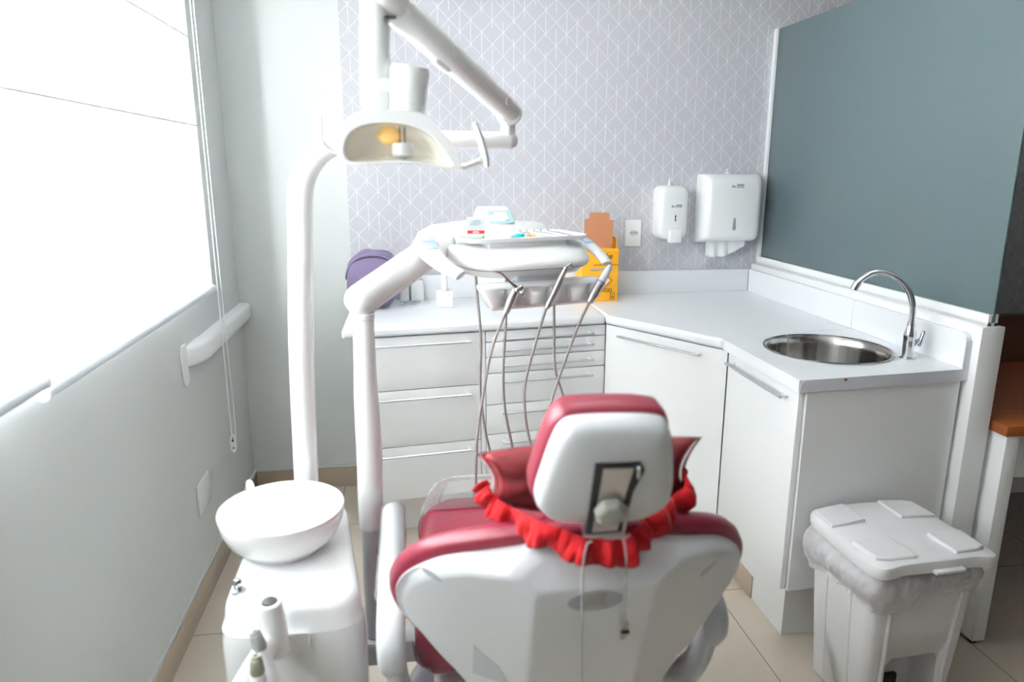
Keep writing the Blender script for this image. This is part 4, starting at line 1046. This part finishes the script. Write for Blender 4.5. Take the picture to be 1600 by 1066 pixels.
# headrest
HS = [(-.109, .612), (-.101, .669), (-.090, .722), (-.079, .746), (-.060, .755), (.0, .755), (.055, .749), (.076, .733), (.090, .675), (.099, .617), (.094, .584), (.062, .560), (.019, .555), (-.020, .558), (-.073, .567), (-.098, .586)]
HO2 = smooth2(HS, 5); hc = (-.005, .658)
def hring(s_, w_, o2=HO2, du=0, dv_=0): return [cl(hc[0]+(u-hc[0])*s_+du, hc[1]+(v-hc[1])*s_+dv_, w_) for u, v in o2]
rings = [hring(1.0, .002), hring(1.0, .016), hring(.985, .026), hring(.95, .032), hring(.88, .037), hring(.6, .041), hring(.2, .042)]
hsn = build('headrest_shell', MB().ring_loft(rings), M['shell'], CH, angle=60)
rings = [hring(.9, .004, dv_=-.002), hring(1.02, .001, dv_=-.002), hring(1.045, -.008), hring(1.05, -.026, dv_=-.004), hring(1.03, -.044, dv_=-.006), hring(.96, -.057, dv_=-.008), hring(.7, -.062), hring(.2, -.06)]
build('headrest_cushion', MB().ring_loft(rings), M['red_vinyl'], CH, angle=180)
# slotted bracket in the headrest's back
def sheet(o2, w0, w1): return MB().ring_loft([[cl(u, v, w0) for u, v in o2], [cl(u, v, w1) for u, v in o2]])
build('bracket_slot', sheet([(-.032, .553), (-.034, .699), (.032, .697), (.040, .682), (.030, .640), (.024, .553)], .036, .0445), M['dark_recess'], hsn)
bp = build('bracket_plate', sheet([(-.023, .562), (-.022, .692), (.022, .690), (.017, .640), (.016, .562)], .045, .0485), M['satin'], hsn, bevel=.001)
build('clamp_knob', MB().lathe([(.023, .0), (.025, .003), (.025, .012), (.019, .018), (.0, .019)], (0, 0, 0), 7).xf(CM @ Matrix.Translation((-.004, .612, .0485)) @ Matrix.Rotation(.3, 4, 'Z')), M['badge'], hsn, angle=25, bevel=.002)
build('bracket_pin', MB().ball_tube([cl(.029, .690, .047), cl(.031, .672, .047)], .0035, 10), M['chrome'], hsn)
# steel stem that joins the headrest to the back
build('headrest_stem', MB().box(-.020, .018, .42, .60, -.028, .000, .004).xf(CM), M['satin'], CH)
# seat, leg rest and frame
rings = []
def seat_sec(y, z1, x0, x1, h, r=.035):
    out = []
    for cx, cz, a0 in ((x1-r, z1-r, 0), (x0+r, z1-r, 90), (x0+r, z1-h+r, 180), (x1-r, z1-h+r, 270)):
        for k in range(6):
            a = math.radians(a0+90*k/5); out.append(Vector((cx+r*math.cos(a), y, cz+r*math.sin(a))))
    return out
for y, z1, x0_, x1_, h in ((1.262, .55, .03, .52, .07), (1.272, .566, .0, .55, .10), (1.32, .574, -.014, .564, .13), (1.5, .565, -.012, .562, .14), (1.64, .560, .0, .552, .13), (1.655, .555, .005, .548, .12)):
    rings.append(seat_sec(y, z1+.03, x0_, x1_, h, min(.035, h/2-.002)))
build('seat_cushion', MB().ring_loft(rings), M['red_vinyl'], CH, angle=60)
rings = []
for y, z1, x0_, x1_, h in ((1.66, .555, .005, .548, .10), (1.70, .562, .0, .553, .11), (1.80, .562, .006, .548, .11), (1.85, .560, .022, .532, .11), (1.88, .556, .05, .505, .10), (1.895, .545, .09, .465, .08), (1.902, .525, .12, .44, .04)):
    rings.append(seat_sec(y, z1+.03, x0_, x1_, h, min(.045, h/2-.002)))
build('leg_rest', MB().ring_loft(rings), M['red_vinyl'], CH, angle=60)
rings = []
for y, z1, x0_, x1_, h in ((1.80, .5655, .0, .554, .12), (1.90, .568, .014, .541, .12), (1.985, .566, .035, .52, .11), (2.03, .558, .07, .485, .09), (2.05, .54, .10, .45, .05)):
    rings.append(seat_sec(y, z1+.03, x0_, x1_, h, min(.047, h/2-.002)))
build('foot_cover', MB().ring_loft(rings, False, True), M['film_thin'], CH, angle=60)
rings = []
for y, z1, x0_, x1_, h in ((1.25, .546, .01, .54, .075), (1.266, .574, -.016, .566, .09), (1.33, .580, -.02, .570, .10)):
    rings.append(seat_sec(y, z1+.03, x0_, x1_, h, min(.035, h/2-.002)))
build('seat_wrap', MB().ring_loft(rings, False, False), M['film'], CH, angle=60)
build('seat_pan', MB().box(.03, .53, 1.30, 1.87, .37, .45, .02), M['shell'], CH)
build('lift_column', MB().box(.13, .43, 1.42, 1.78, .04, .372, .03, 3), M['shell'], CH)
build('floor_base', MB().box(.06, .50, 1.30, 2.05, 0, .05, .02, 3), M['grey_plastic'], CH)
# armrests: a flat pad whose near end curls down to its post
def armrest(x, name, m):
    a = MB()
    pts = [(x, 1.655, .676), (x, 1.64, .680), (x, 1.5, .676), (x, 1.38, .670), (x, 1.30, .662), (x, 1.24, .648), (x, 1.208, .618), (x, 1.205, .582), (x, 1.22, .552)]
    a.tube(pts, [.020, .0265, .0275, .0275, .0275, .0275, .0275, .0265, .02], 16, 6, flat=(.62, 1.0), up=(0, 0, 1))
    ar = build('armrest', a, m, CH, angle=60)
    build('armrest_post', MB().tube([(x+(-.004 if x > .2 else .004), 1.225, .59), (x+(-.014 if x > .2 else .012), 1.245, .50), (x+(-.03 if x > .2 else .03), 1.30, .42), (x+(-.06 if x > .2 else .06), 1.40, .39)], [.026, .028, .03, .03], 16, 6, flat=(1.1, .8)), M['grey_plastic'], ar)
    return ar
ar = armrest(-.058, 'armrest', mat('armrest_white', '#dfe2e6', .35, coat=.1))
a = MB()
pts = [(-.058, 1.668, .679), (-.058, 1.64, .681), (-.058, 1.5, .677), (-.058, 1.38, .671), (-.058, 1.30, .664)]
mb = a.tube(pts, [.023, .029, .0305, .031, .032], 20, 8, cap=True, flat=(.66, 1.02), up=(0, 0, 1))
for v in mb.bm.verts:
    v.co += Vector((1, 1, 1))*.0022*noise.noise(v.co*70)
build('plastic_wrap', mb, M['film_thin'], ar, angle=180)
armrest(.587, 'armrest', M['grey_plastic'])

# wire hook under the headrest and the bead chain with its clip
hk = build('wire_hook', MB().tube([cl(.020, .618, .050), cl(.021, .602, .056), cl(.021, .566, .058), cl(-.028, .565, .058)], .0034, 10), M['satin'], hsn)
t = thing('bib_chain', 'silver bead chain with clip hung on the hook below the headrest', 'bib chain', cl(-.01, .56, .062))
def beads(pts, name):
    P = catmull(pts, 24); mb = MB(); L_ = 0; last = None; nb = 0
    mb.tube(P, .0007, 5)
    for a, b_ in zip(P, P[1:]):
        d = (b_-a).length; s_ = L_
        L_ += d
        if last is None or L_-last >= .0056:
            bmesh.ops.create_icosphere(mb.bm, subdivisions=1, radius=.0024, matrix=Matrix.Translation(b_)); last = L_
    return build(name, mb, M['satin'], t, angle=180)
beads([cl(-.029, .561, .0645), cl(-.034, .555, .064), cl(-.036, .52, .066), cl(-.033, .47, .066), cl(-.019, .34, .066), cl(-.003, .18, .066), cl(.008, .05, .066), cl(.012, -.05, .066)], 'chain')
beads([cl(.020, .561, .0645), cl(.024, .55, .064), cl(.032, .51, .066), cl(.041, .44, .066), cl(.049, .374, .066), cl(.053, .352, .066)], 'chain')
cp = build('clip', MB().prism([(-.004, .0), (.005, .0), (.007, -.022), (.012, -.03), (.003, -.048), (-.003, -.048), (-.007, -.024)], 'z', .0, .003).xf(CM @ Matrix.Translation((.054, .352, .0635))), M['badge'], t, bevel=.0008)
build('clip_spring', MB().tube([cl(.049, .329, .068), cl(.062, .329, .068)], .003, 10), M['ink'], cp)

# ------------------------------------------------------------------ red neck pillow under the headrest
t = thing('neck_pillow', 'red neck pillow in clear plastic with ruffled cloth edge behind the headrest', 'pillow', (.32, 1.2, .80))
PCy = 1.145
def pil(u, v):
    """cushion outline, u from -1 to 1 across, v from 0 at the bottom to 1 at the top"""
    pass
tl, tr2, bl, br = Vector((.110, PCy, 1.022)), Vector((.498, PCy, 1.030)), Vector((.128, PCy-.01, .935)), Vector((.478, PCy-.01, .930))
def cushion(k, th, sag):
    nu, nv = 36, 16; F_, B_ = [], []
    for j in range(nv+1):
        v = j/nv; rf, rb = [], []
        for i in range(nu+1):
            u = i/nu
            p = bl.lerp(br, u).lerp(tl.lerp(tr2, u), v)
            c = Vector((.3035, PCy-.005, .979)); p = c+(p-c)*k
            p.z += -sag*math.sin(PI*u)*(1-v)+.012*math.sin(PI*u)*v - .015*math.sin(PI*v)*0
            p.x += (.02*math.sin(PI*v))*(1 if u < .5 else -1)*abs(2*u-1)**2
            e = (max(0, 1-abs(2*u-1)**3)**.55)*(max(0, 1-abs(2*v-1)**3)**.55)
            wv = .006*noise.noise(Vector((u*9, v*6, 3)))
            rf.append(p+Vector((0, -(th*e+wv*e), 0))); rb.append(p+Vector((0, th*e*.8, 0)))
        F_.append(rf); B_.append(rb)
    mb = MB(); bm = mb.bm
    for G in (F_, B_):
        vs = [[bm.verts.new(p) for p in r] for r in G]
        for a_, b_ in zip(vs, vs[1:]):
            for i in range(nu): bm.faces.new((a_[i], a_[i+1], b_[i+1], b_[i]))
    bmesh.ops.remove_doubles(bm, verts=bm.verts, dist=.0004)
    return mb
build('cushion', cushion(1.0, .036, .02), M['red_cushion'], t, angle=180)
build('plastic_sleeve', cushion(1.05, .041, .022), M['film'], t, angle=180)
# gathered cloth edge: a wavy band along the lower rim
base = catmull([(.113, 1.135, .975), (.124, 1.115, .952), (.150, 1.085, .940), (.180, 1.04, .942), (.215, 1.0, .940), (.250, .985, .930), (.288, .978, .926), (.325, .98, .926), (.360, 1.02, .932), (.395, 1.04, .938), (.440, 1.085, .940), (.462, 1.105, .950), (.474, 1.135, .975)], 14)
mb = MB(); nw = 7; N = len(base); vs = []
for i, p in enumerate(base):
    s_ = i/(N-1); tg = (base[min(i+1, N-1)]-base[max(i-1, 0)]).normalized()
    outd = Vector((0, -.30, -.95)); outd = (outd-tg*outd.dot(tg)).normalized()
    nm_ = tg.cross(outd)
    row = []
    for j in range(nw):
        f_ = j/(nw-1)
        amp = .0105*(.35+.9*f_)
        off = nm_*amp*(.75*math.sin(s_*62+2.6*math.sin(s_*11))+1.1*noise.noise(Vector((s_*34, f_*.8, 2)))+.7*noise.noise(Vector((s_*70, f_*2, 9))))
        wd = .040+.012*noise.noise(Vector((s_*17, 0, 5)))
        row.append(mb.bm.verts.new(p+outd*(f_*wd-.012)+off+Vector((0, -.01*math.sin(PI*f_), .008*math.sin(PI*f_)))))
    vs.append(row)
for a, b_ in zip(vs, vs[1:]):
    for j in range(nw-1): mb.bm.faces.new((a[j], a[j+1], b_[j+1], b_[j]))
rf = build('ruffle', mb, M['red_cloth'], t, angle=180)
rf.modifiers.new('solid', 'SOLIDIFY').thickness = .003
sb_ = rf.modifiers.new('sub', 'SUBSURF'); sb_.levels = 1; sb_.render_levels = 1

# ------------------------------------------------------------------ pedal bin
BXM = Matrix.Translation((1.322, 1.662, 0)) @ Matrix.Rotation(math.radians(3), 4, 'Z')
t = thing('pedal_bin', 'white plastic pedal bin with ribbed lid in front of the sink cabinet', 'trash bin', (1.322, 1.662, 0))
def bin_ring(hx, hy, z, r, n=5):
    return [BXM @ p for p in rr_plan(-hx, hx, -hy, hy, r, z, n)]
rings = [bin_ring(.132, .118, .004, .02), bin_ring(.133, .119, .012, .025), bin_ring(.150, .136, .28, .03), bin_ring(.160, .146, .468, .035), bin_ring(.152, .138, .468, .03), bin_ring(.125, .11, .03, .02)]
body = build('bin_body', MB().ring_loft(rings), M['bin'], t, angle=40)
# pedal opening cut in the front and small notches at the foot
c = MB()
c.prism([(-.088, -.02), (-.088, .185), (-.072, .205), (.062, .205), (.076, .185), (.076, -.02)], 'y', -.2, -.045)
c.box(-.2, -.10, -.03, -.005, -.01, .022)
co = build('cutter', c.xf(BXM), M['bin'], None)
m_ = body.modifiers.new('cut', 'BOOLEAN'); m_.operation = 'DIFFERENCE'; m_.object = co; m_.solver = 'EXACT'
bpy.context.view_layer.update(); dg = bpy.context.evaluated_depsgraph_get()
nm = bpy.data.meshes.new_from_object(body.evaluated_get(dg)); body.modifiers.clear(); body.data = nm
bpy.data.objects.remove(co, do_unlink=True)
build('pedal_niche', MB().box(-.088, .076, -.047, -.044, .012, .206).box(-.0895, -.0865, -.128, -.044, .012, .2).box(.0745, .0775, -.128, -.044, .012, .2).xf(BXM), M['bin'], t)
build('pedal', MB().box(-.066, .056, -.150, -.055, .018, .034, .006, 3).box(-.03, .02, -.06, -.046, .02, .09, .004).xf(BXM), M['black'], t)
for s_ in (-1, 1):
    p0_, p1_ = Vector((s_*.095, -.1215, .02)), Vector((s_*.105, -.1455, .44))
    build('rib', MB().tube([BXM @ p0_, BXM @ p1_], .006, 8), M['bin'], t)
for y in (-.05, .055):
    build('rib', MB().tube([BXM @ Vector((-.1335, y, .02)), BXM @ Vector((-.1590, y, .44))], .0035, 8), M['bin'], t)
# lid: bowed outline, four raised corner fields
def lid_ring(k, z, hx=.178, hy=.160):
    o2 = catmull([(-hx, -hy, 0), (-hx*.55, -hy*1.06, 0), (0, -hy*1.09, 0), (hx*.55, -hy*1.06, 0), (hx, -hy, 0), (hx*1.02, 0, 0), (hx*.93, hy*.92, 0), (hx*.5, hy*1.0, 0), (0, hy*1.02, 0), (-hx*.5, hy, 0), (-hx*.93, hy*.92, 0), (-hx*1.02, 0, 0)], 6, True)
    return [BXM @ Vector((p.x*k, p.y*k, z+.008*(1-(p.x/hx)**2)*(k))) for p in o2]
ZL = .477
rings = [lid_ring(.94, ZL), lid_ring(.995, ZL), lid_ring(1.0, ZL+.004), lid_ring(1.0, ZL+.022), lid_ring(.985, ZL+.030), lid_ring(.93, ZL+.034), lid_ring(.5, ZL+.037), lid_ring(.05, ZL+.038)]
lid = build('lid', MB().ring_loft(rings), M['bin'], t, angle=40)
def zl(x, y): return ZL+.036+.006*(1-(x/.178)**2)
for sx, sy in ((-1, 1), (1, 1), (1, -1), (-1, -1)):
    q = [(.058, .050), (.168, .044), (.163, .132), (.132, .146), (.058, .153)]
    q = [(sx*a, sy*b_) for a, b_ in q]
    build('raised_field', MB().ring_loft([[BXM @ Vector((x, y, zl(x, y)-.006)) for x, y in q], [BXM @ Vector((x*.995, y*.995, zl(x, y)+.0065)) for x, y in q]]), M['bin'], lid, bevel=.003)
build('lid_tab', MB().box(-.045, .045, -.188, -.166, ZL+.006, ZL+.017, .004).xf(BXM @ Matrix.Translation((.02, 0, 0))), M['bin'], lid)
# liner bag folded over the rim
mb = MB(); vs = []
corner = [Vector((p.x, p.y, 0)) for p in rr_plan(-.163, .163, -.149, .149, .04, 0, 5)]
def resample(pts, n):
    L_ = [(pts[(i+1) % len(pts)]-pts[i]).length for i in range(len(pts))]; T_ = sum(L_); out = []; i = 0; acc = 0
    for k in range(n):
        d = T_*k/n
        while acc+L_[i] < d: acc += L_[i]; i += 1
        out.append(pts[i].lerp(pts[(i+1) % len(pts)], (d-acc)/max(L_[i], 1e-9)))
    return out
ring0 = resample(corner, 240); N = len(ring0); NJ = 22
for j in range(NJ+1):
    f_ = j/NJ; row = []
    for i, p in enumerate(ring0):
        a = math.atan2(p.y, p.x); d = Vector((p.x, p.y, 0)).normalized()
        left = max(0, -math.cos(a))**1.5
        drop = .085+.035*left+.022*noise.noise(Vector((math.cos(a)*2.2+3, math.sin(a)*2.2, 1)))+.012*math.sin(a*3+1)
        bulge = (.010+.020*left)*math.sin(PI*min(1, f_*1.15))**.8+.004
        wr = .0075*noise.noise(Vector((math.cos(a)*5, math.sin(a)*5, f_*1.2+a*.3)))+.006*noise.noise(Vector((math.cos(a)*13+f_*3, math.sin(a)*13, f_*3)))+.003*noise.noise(Vector((math.cos(a)*30, math.sin(a)*30+f_*7, f_*6)))
        q = p+d*max(.0025, bulge+wr*(1 if j else 0))
        row.append(mb.bm.verts.new(BXM @ Vector((q.x, q.y, (.4755-drop*f_)))))
    vs.append(row)
for a, b_ in zip(vs, vs[1:]):
    for i in range(N): mb.bm.faces.new((a[i], a[(i+1) % N], b_[(i+1) % N], b_[i]))
o = build('bin_liner', mb, M['bag'], angle=180); tag(o, 'thin white plastic bag folded over the pedal bin rim', 'bin bag')

# ------------------------------------------------------------------ desk and chair beyond the partition
t = thing('desk', 'desk with orange brown wooden top and white side panel beyond the partition', 'desk', (2.3, 2.1, 0))
build('desk_top', MB().box(1.742, 2.9, 1.785, 2.44, .717, .749, .002), M['wood'], t)
build('side_panel', MB().box(1.750, 1.795, 1.790, 2.43, .016, .7165, .001), M['laminate'], t)
build('modesty_panel', MB().box(1.7955, 2.88, 1.83, 1.85, .56, .7165, .001), M['laminate'], t)
build('back_panel', MB().box(1.7955, 2.88, 2.40, 2.42, .20, .7165, .001), M['laminate'], t)
build('side_panel', MB().box(2.85, 2.895, 1.790, 2.43, .016, .7165, .001), M['laminate'], t)
for x in (1.772, 2.872):
    for y in (1.815, 2.40):
        build('leveller', MB().tube([(x, y, 0), (x, y, .0165)], .014, 12), M['black'], t)
t = thing('office_chair', 'brown leather office chair behind the wooden desk', 'chair', (2.42, 2.72, 0))
rings = []
for x0_, x1_, y, z0_, z1_ in ((2.24, 2.60, 2.60, .50, .86), (2.205, 2.635, 2.615, .46, .895), (2.205, 2.635, 2.66, .46, .895), (2.24, 2.60, 2.69, .50, .86)):
    rings.append(rr_ring(x0_, x1_, z0_, z1_, y, .08))
build('backrest', MB().ring_loft(rings), M['brown_vinyl'], t, angle=60)
build('seat', MB().box(2.20, 2.64, 2.64, 3.08, .42, .50, .03, 3), M['brown_vinyl'], t)
build('column', MB().tube([(2.42, 2.86, .08), (2.42, 2.86, .425)], .03, 16), M['black'], t)
for k in range(5):
    a = k*2*PI/5+.3
    build('base_leg', MB().tube([(2.42, 2.86, .09), (2.42+.24*math.cos(a), 2.86+.24*math.sin(a), .055)], [.025, .018], 12), M['black'], t)
    build('caster', MB().tube([(2.42+.24*math.cos(a)-.012, 2.86+.24*math.sin(a), .026), (2.42+.24*math.cos(a)+.012, 2.86+.24*math.sin(a), .026)], .026, 16), M['black'], t)

# ------------------------------------------------------------------ light
wd = bpy.data.worlds.new('world'); S.world = wd; wd.use_nodes = True
nt = wd.node_tree; bg = nt.nodes['Background']
sky = nt.nodes.new('ShaderNodeTexSky'); sky.sky_type = 'HOSEK_WILKIE'; sky.turbidity = 6; sky.sun_direction = (-.2, .5, .8)
nt.links.new(sky.outputs[0], bg.inputs['Color']); bg.inputs['Strength'].default_value = .6
def area(name, loc, rot, sx, sy, power, col=(1, 1, 1)):
    l = bpy.data.lights.new(name, 'AREA'); l.shape = 'RECTANGLE'; l.size = sx; l.size_y = sy; l.energy = power; l.color = col
    o = bpy.data.objects.new(name, l); COL.objects.link(o); o.location = loc; o.rotation_euler = rot
    return o
# daylight outside the window, shining in through the panes and the blinds
area('daylight', (XL-.75, (WY0+WY1)/2, 1.95), (0, -PI/2, 0), 2.2, 2.9, 850, (.955, .98, 1.))
# ceiling panels added out of view as fill light
def lamp(x, y, w_, l_, power, label):
    tt = thing('fill_panel', label, 'fill light', (x, y, ZC-.05))
    build('frame', MB().box(x-w_/2-.02, x+w_/2+.02, y-l_/2-.02, y+l_/2+.02, ZC-.03, ZC-.0005, .004), M['white_plastic'], tt)
    em = bpy.data.materials.new('fill_diffuser'); em.use_nodes = True
    b = em.node_tree.nodes['Principled BSDF']; b.inputs['Emission Color'].default_value = (1, .98, .95, 1); b.inputs['Emission Strength'].default_value = power
    build('diffuser', MB().box(x-w_/2, x+w_/2, y-l_/2, y+l_/2, ZC-.036, ZC-.0305), em, tt)
lamp(.65, 1.9, .6, .6, 4.5, 'added square white fill light panel above the dental chair')
lamp(.65, -.6, .6, .6, 0.4, 'added square white fill light panel at the rear of the room')

S.view_settings.view_transform = 'Standard'; S.view_settings.look = 'None'
S.view_settings.gamma = 1.0; S.view_settings.use_curve_mapping = False
S.view_settings.exposure = 0.32
S.cycles.use_denoising = True
try: S.cycles.denoiser = 'OPENIMAGEDENOISE'
except Exception: pass
S.cycles.max_bounces = 10; S.cycles.diffuse_bounces = 6; S.cycles.glossy_bounces = 4; S.cycles.transparent_max_bounces = 16; S.cycles.transmission_bounces = 6
S.cycles.sample_clamp_indirect = 6.0
S.cycles.caustics_reflective = False; S.cycles.caustics_refractive = False
